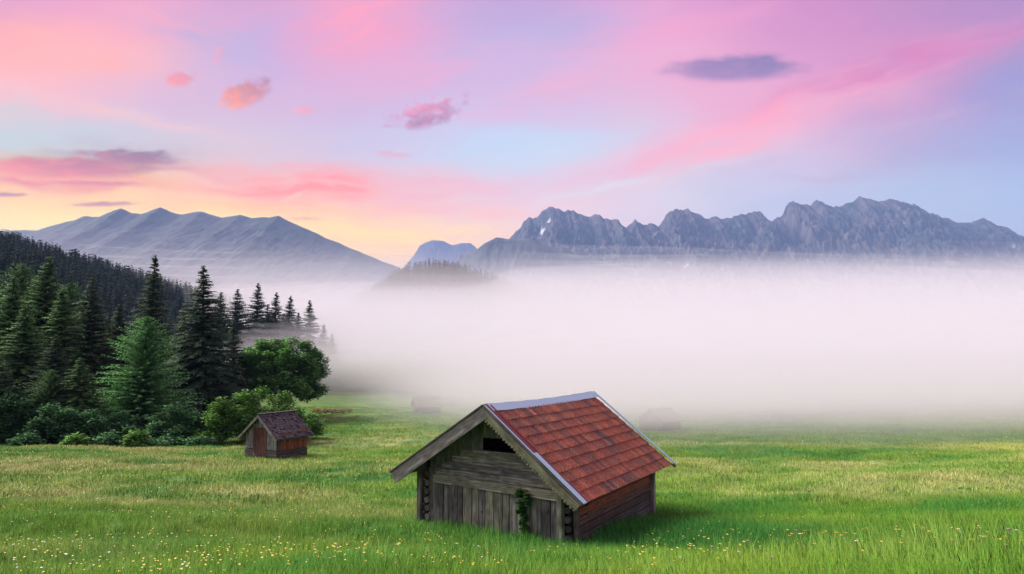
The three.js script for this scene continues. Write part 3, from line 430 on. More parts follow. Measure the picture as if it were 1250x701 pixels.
conifer(254, 325, 78, 0, fir, 'tall dark fir with open ragged boughs beside the round leafy tree', 1.12);
conifer(50, 314, 76, 2, firGreen, 'tall broad green fir at the outer end of the wood', 1.0);
conifer(116, 341, 72, 2, fir, 'dark bushy fir between the broad bright fir and the outer wood', 1.0);
conifer(82, 352, 68, 0, firGreen, 'mid green fir in the thick of the wood', 1.2);
conifer(14, 340, 66, 2, firGreen, 'green fir with heavy boughs at the outer edge of the wood', 1.0);
conifer(-22, 322, 72, 2, fir, 'dark fir half hidden at the outer end of the wood', 1.1);
conifer(150, 372, 76, 0, fir, 'dark fir behind the broad bright fir', 1.15);
conifer(222, 384, 84, 0, fir, 'lower dark fir between the two spires', 1.15);
conifer(32, 372, 60, 0, firGreen, 'younger green fir before the taller outer firs', 1.3);
conifer(64, 410, 58, 2, fir, 'low dark fir among the undergrowth of the wood', 1.1);
conifer(286, 392, 88, 0, fir, 'short dark fir behind the round leafy tree', 1.1);
conifer(100, 436, 57, 0, firGreen, 'small green fir at the foot of the wood', 1.6);
conifer(-6, 420, 55, 2, fir, 'small dark fir at the outermost edge of the wood', 1.3);
for (const [px, top, dep, v, wd] of [[168, 402, 96, 0, 1.1], [205, 398, 100, 2, 1], [236, 408, 98, 0, 1.1], [270, 420, 96, 0, 1.1], [136, 384, 94, 2, 1], [100, 372, 96, 0, 1.1], [66, 356, 92, 2, 1], [30, 346, 94, 0, 1.1], [-5, 352, 90, 2, 1], [296, 430, 104, 0, 1.1]])
  conifer(px, top, dep, v, fir, 'dark fir deep in the wood behind its front row', wd, 'firs deep in the wood');
conifer(88, 346, 82, 3, firGreen, 'rounded mid green tree between the outer firs', 0.8, undefined); conifer(22, 322, 84, 3, firGreen, 'large rounded mid green tree at the outer end of the wood', 0.75, undefined); conifer(60, 452, 56, 3, firGreen, 'low rounded green tree at the foot of the outer wood', 1.0, undefined);
const bigFir = conifer(178, 387, 61, 3, firBright, 'broad bright green tree with upswept boughs before the firs', 1.02, undefined); delete bigFir.userData.group;
// trees that fade into the mist along the slope
for (const [px, top, dep, v] of [[314, 346, 205, 0], [293, 354, 190, 2], [337, 357, 210, 0], [352, 361, 215, 0], [378, 367, 225, 0], [270, 358, 185, 2], [393, 396, 228, 0], [406, 408, 232, 0], [326, 372, 200, 2], [364, 383, 212, 2]])
  conifer(px, top, dep * 1.15, v, fir, 'misty grey fir standing on the slope beyond the round leafy tree', 1.05, 'firs fading into the mist');

// leafy crowns: clumps of leaves held by limbs
function leafCloud(seed, clumps, leaves, size, col = 1) {
  const r = rng(seed), T = new Tris();
  for (const [cx, cy, cz, cr_] of clumps) {
    const n = Math.round(leaves * cr_ * cr_), tint = 0.8 + 0.4 * r();
    for (let k = 0; k < n; k++) {
      const u = r() * 2 - 1, a = r() * 6.283, q = Math.pow(r(), 0.45), s = Math.sqrt(1 - u * u), d = [s * Math.cos(a), u, s * Math.sin(a)], P = [cx + d[0] * cr_ * q * 1.1, cy + d[1] * cr_ * q * 0.8, cz + d[2] * cr_ * q * 1.1];
      const o = r() * 6.283, e = [Math.cos(o), (r() - 0.6) * 0.9, Math.sin(o)], f = unit([-e[2], (r() - 0.5) * 0.8, e[0]]), L = size * (0.6 + 0.8 * r()), w = L * 0.42, v = tint * (0.75 + 0.5 * r()) * col;
      const A = P, B = [P[0] + e[0] * L, P[1] + e[1] * L, P[2] + e[2] * L], M = [P[0] + e[0] * L * 0.5, P[1] + e[1] * L * 0.5, P[2] + e[2] * L * 0.5], C = [M[0] + f[0] * w, M[1] + f[1] * w, M[2] + f[2] * w], D = [M[0] - f[0] * w, M[1] - f[1] * w, M[2] - f[2] * w];
      const nn = unit([d[0] * 0.7 + (r() - 0.5) * 0.5, d[1] * 0.5 + 0.55, d[2] * 0.7 + (r() - 0.5) * 0.5]), cc = [v * (0.92 + 0.2 * r()), v, v * 0.9];
      T.tri(A, C, B, nn, cc); T.tri(A, B, D, nn, cc);
    }
  }
  return T.geo();
}
function limb(a, b, r0, r1) { const A = new THREE.Vector3(...a), B = new THREE.Vector3(...b), M = A.clone().lerp(B, 0.5).add(new THREE.Vector3(0, 0.06 * A.distanceTo(B), 0)), c = new THREE.CatmullRomCurve3([A, M, B]), g = new THREE.TubeGeometry(c, 6, 1, 7), p = g.attributes.position; for (let i = 0; i < p.count; i++) { const k = Math.floor(i / 8) / 6, q = c.getPointAt(Math.min(1, k)), w = lerp(r0, r1, k); p.setXYZ(i, q.x + (p.getX(i) - q.x) * w, q.y + (p.getY(i) - q.y) * w, q.z + (p.getZ(i) - q.z) * w); } g.computeVertexNormals(); return g; }
{
  const p = at(342, 500, 92), y0 = terrain(p.x, p.z) - 0.1, H = at(342, 410, 92).y - y0, t = thing('maple_tree', 'round leafy tree with spreading crown at the edge of the mist', 'tree'), r = rng(8), clumps = [], R = 6.0;
  t.position.set(p.x, y0, p.z);
  const tr = part(t, 'trunk', trunkGeo(0.42, 0.2, H * 0.5, 0.2, 3), bark);
  for (let k = 0; k < 190; k++) { const a = r() * 6.283, u = r() * 1.75 - 0.75, s = Math.sqrt(Math.max(0, 1 - u * u)), q = 0.35 + 0.63 * Math.sqrt(r()); clumps.push([Math.cos(a) * s * R * q, H * 0.54 + u * H * 0.44 * q, Math.sin(a) * s * R * q, 0.75 + 0.65 * r()]); }
  clumps.push([4.6, H * 0.28, 0.5, 0.8], [5.0, H * 0.36, -0.6, 0.8], [-4.2, H * 0.3, 0, 0.8]);
  for (let k = 0; k < 78; k += 6) part(tr, 'limb', limb([0.1, H * (0.28 + 0.2 * r()), 0], clumps[k].slice(0, 3), 0.13, 0.03), bark);
  part(t, 'crown', leafCloud(9, clumps, 380, 0.29), broad);
}
// bushes: along the foot of the wood and behind the small hut
function bush(px, base, depth, wPx, hPx, material, label, seed, group = 'bushes along the foot of the wood', leaves = 620) {
  const p = at(px, base, depth), y0 = terrain(p.x, p.z), k = depth / FOCAL, w = wPx * k / 2, h = hPx * k, b = thing('bush', label, 'bush', group), r = rng(seed), clumps = [];
  b.position.set(p.x, y0 - 0.1, p.z);
  const n = Math.round(16 + w * h * 4);
  for (let i = 0; i < n; i++) { const a = r() * 6.283, q = Math.sqrt(r()), x = Math.cos(a) * q * w, z = Math.sin(a) * q * Math.min(w, 2.4), top = h * Math.sqrt(Math.max(0.05, 1 - q * q)) * (0.75 + 0.3 * r()); clumps.push([x, Math.max(0.3, top * (0.25 + 0.72 * r())), z, 0.42 + 0.4 * r()]); }
  const st = part(b, 'stem', trunkGeo(0.09, 0.05, h * 0.5, 0.1, seed), bark);
  for (let i = 0; i < n; i += 7) part(st, 'twig', limb([0, 0.1, 0], clumps[i].slice(0, 3), 0.05, 0.015), bark);
  part(b, 'foliage', leafCloud(seed + 1, clumps, leaves, 0.19), material);
}
bush(318, 545, 58, 130, 68, shrub, 'bright green rounded bush right behind the small hut', 101, undefined);
bush(268, 545, 57, 70, 62, shrub, 'green bush between the broad bright tree and the hut', 102, undefined);
bush(362, 541, 62, 60, 44, shrub, 'low bright bush at the end of the bushes past the hut', 103, undefined);
for (const [px, base, dep, w, h, sd] of [[20, 541, 54, 90, 70, 111], [72, 542, 53, 70, 56, 112], [112, 543, 54, 60, 44, 113], [150, 543, 56, 60, 40, 114], [212, 543, 56, 64, 48, 115], [-30, 540, 52, 80, 90, 116], [236, 544, 57, 46, 44, 117]])
  bush(px, base, dep, w, h, darkShrub, 'dark green undergrowth bush below the firs', sd, 'undergrowth along the foot of the wood');
for (const [px, base, dep, w, h, sd] of [[34, 544, 50, 22, 20, 121], [92, 545, 50, 18, 15, 122], [128, 546, 51, 20, 18, 123], [166, 546, 51, 20, 22, 124], [200, 546, 52, 34, 13, 125], [246, 546, 53, 28, 12, 127]])
  bush(px, base, dep, w, h, sd % 2 ? darkShrub : shrub, 'small leafy sapling at the meadow edge of the wood', sd, 'saplings at the meadow edge', 420);
{ // reddish scrub strip in the far meadow
  const p = at(402, 507, 104), s = thing('scrub_strip', 'low reddish brown scrub strip in the far meadow past the bushes', 'scrub'), cl = [], r = rng(66);
  s.position.set(p.x, terrain(p.x, p.z), p.z);
  for (let k = 0; k < 34; k++) cl.push([-2.6 + 6 * k / 33, 0.4 + 0.3 * r(), (r() - 0.5) * 1.4, 0.35 + 0.3 * r()]);
  part(s, 'stem', limb([-2.4, 0.05, 0], [3, 0.1, 0], 0.05, 0.03), bark);
  part(s, 'foliage', leafCloud(67, cl, 240, 0.18), leafMat(0.2, 0.075, 0.055, 0.2));
}
// vine on the barn door
{
  const v = thing('climbing_vine', 'green vine climbing the plank front of the big barn', 'vine'), r = rng(14), cl = [];
  v.position.copy(inBarn(0.93, 0, -0.42)); v.rotation.y = BARN_TURN;
  part(v, 'stem', limb([0.1, -0.1, 0], [0, 1.05, 0.02], 0.018, 0.008), bark);
  for (let k = 0; k < 34; k++) { const t = k / 33; cl.push([(r() - 0.5) * (0.12 + 0.3 * t) + 0.08 * (1 - t), 0.08 + 1.14 * t, 0.03 + 0.05 * r(), 0.05 + 0.055 * r() * (0.4 + t)]); }
  part(v, 'leaves', leafCloud(15, cl, 9000, 0.065), leafMat(0.04, 0.14, 0.03, 0.35));
}

// ------------------------------------------------------------------ far woods: one mass of firs on the hill and on the knoll
function wood_(name, label, count, seed, place, hmin, hmax, material) {
  const g = mergeGeometries([coniferCrown(seed, { R: 0.14, whorls: 17, per: 7, spray: 0.052, ragged: 0.4, droop: 0.45, fine: 0.8, shape: 0.95 })]), m = new THREE.InstancedMesh(g, material, count), r = rng(seed + 5), M = new THREE.Matrix4(), q = new THREE.Quaternion(), e = new THREE.Euler(), col = new THREE.Color();
  for (let k = 0; k < count; k++) { const [x, z] = place(r), h = lerp(hmin, hmax, r()), w = h * (0.85 + 0.5 * r()); M.compose(new THREE.Vector3(x, terrain(x, z) - 0.5, z), q.setFromEuler(e.set(0, r() * 6.28, 0)), new THREE.Vector3(w, h, w)); m.setMatrixAt(k, M); const t = 0.5 + 1.0 * r(); m.setColorAt(k, col.setRGB(t, t * (0.95 + 0.1 * r()), t)); }
  m.name = name; m.castShadow = m.receiveShadow = true; tag(m, label, 'forest', 0, 'stuff'); scene.add(m);
}
wood_('hillside_forest', 'dark fir forest covering the hillside above the wood', 6500, 201, (r) => { for (;;) { const d = 130 + 420 * Math.pow(r(), 0.8), x = -(78 + d * 0.02 + 330 * r()); if (x > -d * 1.05 - 30 && (d > 175 || x < -95)) return [x, -d]; } }, 12, 21, leafMat(0.034, 0.066, 0.05, 0.2));
wood_('slope_forest', 'dark firs on the lower slope behind the wood', 1300, 241, (r) => { const d = 104 + 190 * r(); return [-(Math.max(66, 0.46 * d) + 78 * r()), -d]; }, 9, 16, leafMat(0.034, 0.064, 0.042, 0.2));
wood_('knoll_forest', 'fir wood on the rounded knoll rising out of the mist', 5200, 221, (r) => [-127 + (r() - 0.4) * 470, -620 - 400 * r()], 14, 23, leafMat(0.03, 0.055, 0.04, 0.2));

// ------------------------------------------------------------------ grass
const grassMat = new THREE.MeshPhysicalMaterial({ color: 0xffffff, roughness: 0.85, transmission: 0.15, thickness: 0, vertexColors: true, specularIntensity: 0.35, side: THREE.DoubleSide });
function grassPatch(seed, n, radius, hmin, hmax, w, seedHeads = 0) {
  const r = rng(seed), T = new Tris();
  for (let k = 0; k < n; k++) {
    const a = r() * 6.283, q = Math.sqrt(r()) * radius, x = Math.cos(a) * q, z = Math.sin(a) * q, h = lerp(hmin, hmax, Math.pow(r(), 1.4)), o = r() * 6.283, bx = Math.cos(o), bz = Math.sin(o), lean = h * (0.1 + 0.5 * r()), o2 = r() * 6.283, lx = Math.cos(o2) * lean, lz = Math.sin(o2) * lean, ww = w * (0.6 + 0.8 * r());
    const m = [x + lx * 0.3, h * 0.55, z + lz * 0.3], t = [x + lx, h * 0.97, z + lz], v = 0.72 + 0.56 * r(), dry = seedHeads && r() < seedHeads, c = dry ? [1.35 * v, 1.12 * v, 1.5 * v] : [v * (0.9 + 0.25 * r()), v, v * 0.9], n_ = unit([-bz * 0.5, 0.85, bx * 0.5]);
    const A = [x - bx * ww, 0, z - bz * ww], B = [x + bx * ww, 0, z + bz * ww], C = [m[0] - bx * ww * 0.8, m[1], m[2] - bz * ww * 0.8], D = [m[0] + bx * ww * 0.8, m[1], m[2] + bz * ww * 0.8];
    const n2 = [-n_[0], n_[1], -n_[2]], e = 0.0004, sh = (P, k) => [P[0] - k * bz * e, P[1], P[2] + k * bx * e];   // a blade has two faces
    for (const [k, nn] of [[1, n_], [-1, n2]]) { const q = [A, B, C, D, t].map((P) => sh(P, k)); T.tri(q[0], q[1], q[3], nn, c); T.tri(q[0], q[3], q[2], nn, c); T.tri(q[2], q[3], q[4], nn, c); }
  }
  return T.geo();
}
{
  const kinds = [
    { geos: [1, 2, 3, 4, 5].map((k) => grassPatch(300 + k, 46, 0.26, 0.06, 0.26, 0.0045, 0.05)), d0: 7, d1: 24, per: 26, cap: 1 },
    { geos: [1, 2, 3].map((k) => grassPatch(320 + k, 40, 0.45, 0.06, 0.22, 0.011, 0.14)), d0: 22, d1: 52, per: 7.5, cap: 1 },
    { geos: [1, 2].map((k) => grassPatch(340 + k, 36, 0.9, 0.06, 0.2, 0.026, 0.16)), d0: 48, d1: 135, per: 1.15, cap: 1 },
  ];
  kinds.push({ geos: [1, 2].map((k) => grassPatch(380 + k, 26, 0.2, 0.08, 0.2, 0.016, 0)), d0: 8.5, d1: 26, per: 1.6, cap: 1, herb: true });
  kinds.push({ geos: [1, 2, 3].map((k) => grassPatch(360 + k, 22, 0.22, 0.22, 0.52, 0.005, 0.2)), d0: 8.2, d1: 13, per: 9, cap: 1, tall: true });
  const r = rng(555), M = new THREE.Matrix4(), q = new THREE.Quaternion(), e = new THREE.Euler(), up = new THREE.Vector3(0, 1, 0), nrm = new THREE.Vector3(), q2 = new THREE.Quaternion(), col = new THREE.Color(), B = new THREE.Vector3();
  const clear = (x, z) => { barn.worldToLocal(B.set(x, 0.5, z)); if (B.x > -2.5 && B.x < 2.42 && B.z < -0.5 && B.z > -5.95) return false; hut.worldToLocal(B.set(x, 0, z)); return !(Math.abs(B.x) < 1.4 && B.z < -0.2 && B.z > -2.6); };
  kinds.forEach((K, ki) => {
    const lists = K.geos.map(() => []), n = Math.round(K.per * 0.5 * (K.d1 ** 2 - K.d0 ** 2) * 1.9);
    for (let k = 0; k < n; k++) {
      const d = Math.sqrt(lerp(K.d0 ** 2, K.d1 ** 2, r())), x = (r() - 0.5) * 1.9 * d, z = -d;
      if (!clear(x, z) || (K.herb && fbm(x / 2.4 + 50, z / 1.7, 3) < 0.02) || (K.tall && r() > S(1.5, 6, x) * S(13, 10, d) + 0.06)) continue;
      lists[Math.floor(r() * lists.length)].push([x, z]);
    }
    lists.forEach((L, gi) => {
      const m = new THREE.InstancedMesh(K.geos[gi], grassMat, L.length);
      L.forEach(([x, z], k) => {
        const y = terrain(x, z), E_ = 0.4, hgt = (0.75 + 0.6 * r()) * (1 + 0.35 * noise(x / 2.2 + 3, z / 1.6)) * (1 + 0.5 * S(4, 8, x) * S(15, 9, -z));
        nrm.set(terrain(x - E_, z) - terrain(x + E_, z), 2 * E_, terrain(x, z - E_) - terrain(x, z + E_)).normalize(); q.setFromUnitVectors(up, nrm).multiply(q2.setFromEuler(e.set(0, r() * 6.28, 0)));
        M.compose(B.set(x, y - 0.035, z), q, new THREE.Vector3(1, hgt, 1)); m.setMatrixAt(k, M);
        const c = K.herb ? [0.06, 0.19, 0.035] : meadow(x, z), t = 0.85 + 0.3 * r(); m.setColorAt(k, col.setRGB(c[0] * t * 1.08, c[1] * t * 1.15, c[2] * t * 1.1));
      });
      m.name = numbered('meadow_grass'); m.castShadow = m.receiveShadow = true; tag(m, ['short green grass and herbs of the near meadow', 'seeding grass of the middle meadow', 'pale grass of the far meadow', 'broad leaved herbs in clumps through the near meadow', 'tall stalks and seed heads in the near meadow'][ki], 'grass', 0, 'stuff'); scene.add(m);
    });
  });
}
// ------------------------------------------------------------------ flowers
function flowerParts(kind) {
  const petals = new Tris(), r = rng(kind.seed), n = kind.petals, R = kind.r;
  for (let k = 0; k < n; k++) { const a = k / n * 6.283, b = 3.1416 / n * 0.95, f = (o, q, y) => [Math.cos(a + o) * q, y, Math.sin(a + o) * q], P0 = [0, 0, 0], P1 = f(-b, R * 0.7, R * kind.cup * 0.6), P2 = f(0, R, R * kind.cup), P3 = f(b, R * 0.7, R * kind.cup * 0.6), nn = unit([Math.cos(a) * 0.3, 0.9, Math.sin(a) * 0.3]), v = 0.9 + 0.2 * r(); petals.tri(P0, P1, P2, nn, [v, v, v]); petals.tri(P0, P2, P3, nn, [v, v, v]); }
  const g = petals.geo(), eye = new THREE.SphereGeometry(R * 0.28, 8, 5); eye.scale(1, 0.6, 1);
  return { g, eye };
}
const FLOWERS = [
  { name: 'buttercup', seed: 1, petals: 5, r: 0.023, cup: 0.5, col: [0.8, 0.56, 0.025], eye: [0.6, 0.36, 0.02], label: 'yellow buttercup on a thin stem above the meadow grass', n: 60 },
  { name: 'hawkweed', seed: 2, petals: 12, r: 0.021, cup: 0.2, col: [0.7, 0.2, 0.015], eye: [0.5, 0.1, 0.01], label: 'orange hawkweed bloom on a bare stem in the grass', n: 16 },
  { name: 'daisy', seed: 3, petals: 14, r: 0.024, cup: 0.1, col: [0.75, 0.75, 0.72], eye: [0.7, 0.45, 0.03], label: 'white daisy with a yellow eye in the meadow grass', n: 14 },
  { name: 'knapweed', seed: 4, petals: 16, r: 0.021, cup: 0.8, col: [0.42, 0.12, 0.32], eye: [0.3, 0.06, 0.2], label: 'purple pink knapweed head among the grass stalks', n: 12 },
];
{
  const r = rng(909), stemMat = leafMat(0.12, 0.26, 0.04, 0.2);
  for (const F of FLOWERS) {
    const { g, eye } = flowerParts(F), pm = new THREE.MeshPhysicalMaterial({ color: new THREE.Color().setRGB(...F.col), roughness: 0.7, transmission: 0.25, thickness: 0, vertexColors: true, side: THREE.DoubleSide }), em = mat(...F.eye);
    const stem = new THREE.CylinderGeometry(0.0035, 0.005, 1, 5); stem.translate(0, 0.5, 0); stem.setAttribute('color', new THREE.Float32BufferAttribute(new Array(stem.attributes.position.count * 3).fill(1), 3));
    const leaf = new Tris(); leaf.tri([0, 0.3, 0], [0.025, 0.4, 0.006], [0.05, 0.44, 0], [0, 1, 0], [1, 1, 1]); leaf.tri([0, 0.3, 0], [0.05, 0.44, 0], [0.025, 0.4, -0.006], [0, 1, 0], [1, 1, 1]); leaf.tri([0, 0.18, 0], [-0.025, 0.28, 0.007], [-0.045, 0.3, 0.004], [0, 1, 0], [1, 1, 1]); const lg = leaf.geo();
    let proto = null;
    for (let k = 0; k < F.n; k++) {
      let x, d; do { d = 8.9 + 5.2 * r() * r(); x = d * (0.2 + 0.58 * Math.pow(r(), 0.6)); } while (x < 2.5 && r() < 0.6);
      if (r() < 0.2) { d = 10 + 4 * r(); x = (r() - 0.5) * 1.5 * d; }
      const h = 0.26 + 0.26 * r(); let t;
      if (!proto) { t = proto = thing(F.name, F.label, 'flower', (F.name === 'daisy' ? 'daisies' : F.name + 's') + ' in the near meadow'); part(t, 'stem', stem, stemMat); part(t, 'leaf', lg, stemMat); const b = part(t, 'bloom', g, pm); part(b, 'flower_eye', eye, em); b.position.y = 1; }
      else t = copyOf(proto);
      t.position.set(x, terrain(x, -d) - 0.02, -d); t.scale.set(1, h, 1); t.rotation.set((r() - 0.5) * 0.25, r() * 6.28, (r() - 0.5) * 0.25);
      const b = t.children[2]; b.scale.set(0.8 + 0.5 * r(), 1 / h, 0.8 + 0.5 * r()); b.rotation.x = 0.3 * r();
    }
    // the rest of the meadow's blooms
    const cnt = { buttercup: 1900, hawkweed: 160, daisy: 190, knapweed: 120 }[F.name], m = new THREE.InstancedMesh(g, pm, cnt), M = new THREE.Matrix4(), q = new THREE.Quaternion(), e = new THREE.Euler(), col = new THREE.Color(1, 1, 1);
    for (let k = 0; k < cnt; k++) {
      let d, x; do { d = 9.5 + 34 * Math.pow(r(), 1.4); x = (r() - 0.5) * 1.65 * d; } while (r() > 0.08 + 2.2 * fbm(x / 3.2 + F.seed * 9, d / 2, 3) + 0.35 * S(2, -6, x) || (Math.hypot(x - 1, d - 20) < 3.9));
      const s = (0.5 + 0.5 * r()) * (1 + 0.6 * S(20, 40, d)); M.compose(new THREE.Vector3(x, terrain(x, -d) + 0.1 + 0.18 * r(), -d), q.setFromEuler(e.set(0.5 * (r() - 0.2), r() * 6.28, 0.4 * (r() - 0.5))), new THREE.Vector3(s, s, s)); m.setMatrixAt(k, M);
    }
    m.name = numbered('meadow_blooms'); m.castShadow = m.receiveShadow = true; tag(m, { buttercup: 'tiny yellow blooms', hawkweed: 'tiny orange blooms', daisy: 'tiny white blooms', knapweed: 'tiny purple blooms' }[F.name] + ' scattered through the meadow grass', 'flowers', 0, 'stuff'); scene.add(m);
  }
}

// ------------------------------------------------------------------ mountains
function range(name, crestPx, D, swing, opt) {
  const { cols, rows, foot, back, rib, jag, snow, rockCol, plantCol, amp = 1, round_ = 0.0004, baseY = -30, seed } = opt, pos = [], col = [], idx = [], pts = crestPx.map(([u, v], i) => at(u, v, D + swing * 2 * fbm(u / 120 + seed, 2.2, 2)));
  const T = pts.map((p) => p.x), at_ = (x) => { const [i, t] = locate(T, x), s = t; return [lerp(pts[i].y, pts[i + 1].y, s), lerp(pts[i].z, pts[i + 1].z, s * s * (3 - 2 * s))]; };
  const NB = Math.round(rows * 0.25);
  for (let i = 0; i <= cols; i++) {
    const x0 = lerp(T[0], T[T.length - 1], i / cols), [cy0, cz] = at_(x0), cy = cy0 + jag * (fbm(x0 / 135 + seed, 3.3, 5) + 0.15), hgt = cy - baseY;
    for (let j = -NB; j <= rows; j++) {
      if (j < 0) { const t = -j / NB; pos.push(x0, cy - hgt * 0.9 * t, cz - back * t); col.push(...rockCol); continue; }
      const t = j / rows, run = foot * t, wx = x0 + 0.05 * foot * fbm(run / 700 + seed, x0 / 900, 3), rid = (f, a, b) => 1 - 2.2 * Math.sqrt(fbm(wx / f + a, run / (f * b) + seed, 3) ** 2 + round_), s1 = rid(rib, seed * 3, 1.9), s2 = rid(rib * 0.42, 7, 1.5), s3 = rid(rib * 0.17, 19, 1.25), s4 = rid(rib * 0.07, 31, 1.1), env = Math.min(1, t * 7) * (1 - t * 0.5);
      const cliff = 0.5 * Math.pow(1 - t, 2.2) + 0.5 * (1 - t), y = baseY + hgt * cliff + env * hgt * amp * (0.075 * (s1 - 0.55) + 0.05 * (s2 - 0.5) + 0.045 * (s3 - 0.5) + 0.028 * (s4 - 0.5)) + env * 0.02 * hgt * fbm(x0 / 45, run / 45, 3);
      pos.push(x0 + env * 30 * fbm(x0 / 200, run / 200 + 9, 3), y, cz + run);
      const n = fbm(x0 / 130 + 4, run / 70 + seed, 5), plants = S(-0.1, 0.16, fbm(x0 / 420 + 2, run / 300, 5) + 0.08 * (s1 - 0.5)), k = clamp(1 + 1.7 * n + 0.5 * (s3 - 0.5), 0.3, 2.2);
      let c = [0, 1, 2].map((q) => lerp(rockCol[q], plantCol[q], plants) * k);
      if (snow) { const w = S(0.45, 0.2, s2) * S(0.62, 0.4, s3) * S(0.0, 0.14, fbm(x0 / 480 + 61, run / 330 + 13, 3)) * S(0.03, 0.1, t) * S(0.46, 0.34, t) * snow; c = c.map((v, q) => lerp(v, [0.72, 0.75, 0.8][q], w)); }
      col.push(...c);
    }
  }
  const RR = rows + NB + 1;
  for (let i = 0; i < cols; i++) {
    const order = (q) => i * RR + q;
    for (let j = 0; j < RR - 1; j++) { const a = order(j), b = order(j + 1), c = a + RR, d = b + RR; idx.push(a, b, c, b, d, c); }
  }
  const g = new THREE.BufferGeometry(); g.setAttribute('position', new THREE.Float32BufferAttribute(pos, 3)); g.setAttribute('color', new THREE.Float32BufferAttribute(col, 3)); g.setIndex(idx); g.computeVertexNormals();
  return structure(name, g, new THREE.MeshStandardMaterial({ vertexColors: true, roughness: 1, side: THREE.DoubleSide }));
}
const rock = [0.075, 0.064, 0.066], turf = [0.038, 0.046, 0.048], pineCover = [0.03, 0.045, 0.035];
range('mountain_range', [[560, 312], [590, 306], [610, 300], [625, 290], [640, 272], [655, 265], [662, 258], [670, 256], [690, 261], [700, 259], [720, 265], [732, 264], [745, 271], [755, 270], [764, 277], [775, 273], [790, 277], [803, 276], [815, 263], [828, 255], [840, 258], [860, 268], [880, 269], [893, 268], [905, 262], [915, 259], [928, 259], [942, 270], [953, 264], [960, 254], [968, 246], [976, 249], [984, 247], [990, 251], [997, 246], [1012, 252], [1024, 253], [1036, 246], [1050, 244], [1072, 247], [1090, 245], [1112, 250], [1130, 261], [1150, 265], [1172, 274], [1180, 276], [1196, 271], [1212, 273], [1230, 282], [1255, 296], [1300, 312], [1360, 318]], 7200, 260, { cols: 980, rows: 150, foot: 3000, back: 1400, rib: 520, jag: 72, snow: 1, rockCol: rock, plantCol: turf, seed: 3.1 });
range('mountain_range', [[-120, 300], [-60, 286], [0, 282], [46, 281], [85, 270], [106, 264], [120, 266], [136, 258], [148, 254.5], [160, 260], [172, 262], [184, 257], [195, 253.5], [208, 259], [222, 262], [236, 260], [246, 258.5], [256, 262], [270, 266], [282, 264], [293, 262.5], [306, 267], [317, 265.5], [330, 266], [340, 263.5], [352, 270], [372, 279], [395, 289], [420, 300], [440, 308], [465, 319], [500, 332], [540, 345]], 5600, 150, { cols: 460, rows: 90, foot: 3000, back: 1200, rib: 480, jag: 11, snow: 0, rockCol: [0.045, 0.048, 0.05], plantCol: pineCover, amp: 0.24, round_: 0.008, seed: 8.4 });
range('mountain_range', [[490, 330], [505, 312], [512, 301], [520, 296], [530, 293], [542, 295], [552, 300], [562, 297], [574, 297], [582, 303], [600, 315], [620, 330]], 13000, 60, { cols: 140, rows: 40, foot: 2600, back: 1500, rib: 500, jag: 22, snow: 0, rockCol: rock, plantCol: turf, seed: 1.7 });
range('forested_ridge', [[540, 332], [565, 318], [580, 306], [592, 297], [606, 290], [620, 292], [636, 291], [652, 292], [668, 300], [690, 309], [730, 318], [780, 330]], 6000, 40, { cols: 160, rows: 40, foot: 1500, back: 800, rib: 300, jag: 5, snow: 0, rockCol: [0.05, 0.07, 0.055], plantCol: pineCover, seed: 5.2 });

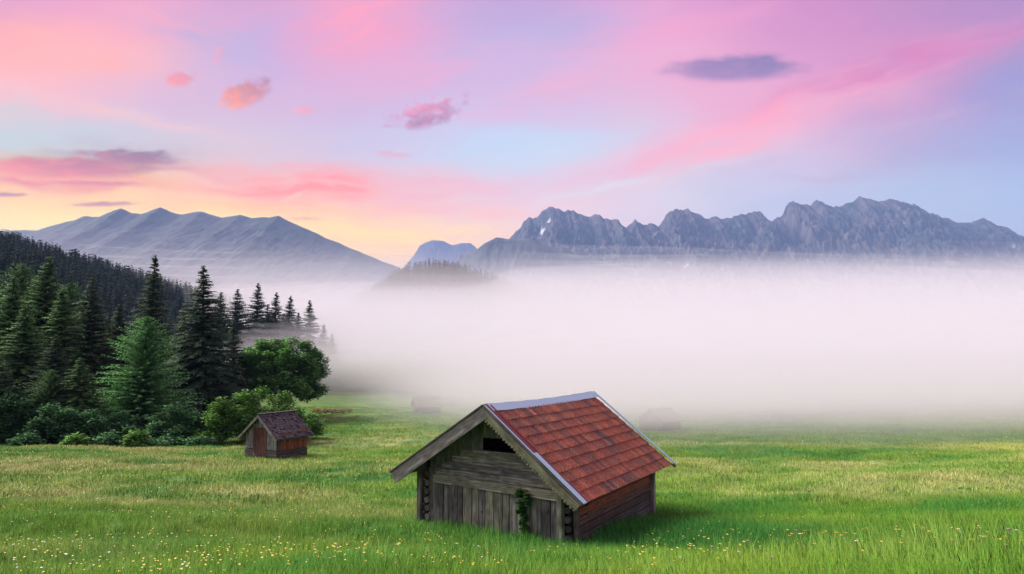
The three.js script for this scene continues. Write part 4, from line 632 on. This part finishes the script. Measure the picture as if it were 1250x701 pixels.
// ------------------------------------------------------------------ mist lying in the valley: nested veils, each thin, thicker together
{
  const N = 13, NA = 150, pos = [], nor = [], col = [], idx = [];
  const front = (x) => lerp(lerp(106, 50, S(-54, 4, x)), 36, S(-18, 16, x)) + 5 * fbm(x / 22, 4.4, 3) ; const shelter = (x, d) => 280 * S(0, -46, x + 0.4 * d) * S(70, 130, d) * (1 - S(330, 560, d)); const haste = (x) => lerp(1, 0.5, S(-40, 8, x));
  // rings of the veils' mesh lie closer where the ground rises: 14 up to 112 m, 20 to 310, 14 to 560, 26 to 1040, 34 beyond
  const ringAt = (j, s) => { const b = Math.max(s * 1.02, 112); return j < 14 ? lerp(s, b, j / 14) : j < 34 ? lerp(b, 310, (j - 14) / 20) : j < 48 ? 310 * Math.pow(560 / 310, (j - 34) / 14) : j < 74 ? lerp(560, 1040, (j - 48) / 26) : 1040 * Math.pow(3000 / 1040, (j - 74) / 34); };
  for (let k = 0; k < N; k++) {
    const t = k / (N - 1), start = 130 * Math.pow(t, 1.5), slope = lerp(0.188, 0.09, Math.pow(t, 0.78)), op = lerp(0.1, 0.29, Math.pow(t, 0.65)), at0 = pos.length / 3;
    const H = (x, z) => {
      const d = -z, q = d - front(x) - shelter(x, d) - start * haste(x), far = S(200, 1200, d), g = terrain(x, z), side = 1 + 0.16 * S(-60, -900, x) * S(420, 1100, d);
      const wave = 1 + 0.34 * far * fbm(x / 900 + 3.4 + k * 0.07, 0.7 + k * 0.11, 2) + 0.06 * (1 - far) * fbm(x / 90 + k * 0.2, 0.4 + k * 0.3, 2);
      const lift = q <= 0 ? 0 : slope * side * wave * q;
      return Math.min(g, -4) * S(60, 200, d) + Math.min(g, 0) * (1 - S(60, 200, d)) + 0.3 + lift + (q <= 0 ? q * 0.05 : 0);
    };
    const NR = 108;
    for (let j = 0; j <= NR; j++) for (let i = 0; i <= NA; i++) {
      const a = lerp(-1.25, 1.25, i / NA), x0 = Math.sin(a), z0 = -Math.cos(a);
      const s = (front(x0 * 80) + start * haste(x0 * 80)) * 0.9, r = ringAt(j, s), x = x0 * r, z = z0 * r, y = H(x, z), e = Math.max(1, r * 0.01);
      pos.push(x, y, z);
      const nx = H(x - e, z) - H(x + e, z), nz = H(x, z - e) - H(x, z + e), l = Math.hypot(nx, 2 * e, nz); nor.push(0.06 * nx / l, 0.99, 0.06 * nz / l);
      const q = -z - front(x) - shelter(x, -z) - start * haste(x), al = op * S(0, (24 + 28 * t) * (haste(x) + 1.3 * S(-10, -40, x)), q) * S(1 / 2800, 1 / 380, 1 / Math.max(q, 1)) * S(0, 0.3 + 14 * S(100, 200, -z) + 20 * S(350, 620, -z), y - terrain(x, z)) * clamp(0.96 + 0.3 * fbm(x / 300 + k * 0.9, z / 500 + k, 3), 0.3, 1.3) * S(1.25, 1.0, Math.abs(a));
      col.push(1, 1, 1, clamp(al / 0.29, 0, 1));
    }
    for (let j = 0; j < NR; j++) for (let i = 0; i < NA; i++) { const a = at0 + j * (NA + 1) + i, b = a + 1, c = a + NA + 1, d = c + 1; idx.push(a, b, c, b, d, c); }
  }
  const g = new THREE.BufferGeometry(); g.setAttribute('position', new THREE.Float32BufferAttribute(pos, 3)); g.setAttribute('normal', new THREE.Float32BufferAttribute(nor, 3)); g.setAttribute('color', new THREE.Float32BufferAttribute(col, 4)); g.setIndex(idx);
  const m = new THREE.Mesh(g, new THREE.MeshPhysicalMaterial({ color: new THREE.Color().setRGB(0.93, 0.935, 0.955), roughness: 1, transmission: 0.5, thickness: 0, specularIntensity: 0, transparent: true, opacity: 0.29, vertexColors: true, side: THREE.DoubleSide, depthWrite: false }));
  m.name = 'valley_mist'; tag(m, 'pale pink mist filling the valley behind the meadow', 'mist', 0, 'stuff'); scene.add(m);
}

renderer.render(scene, camera);
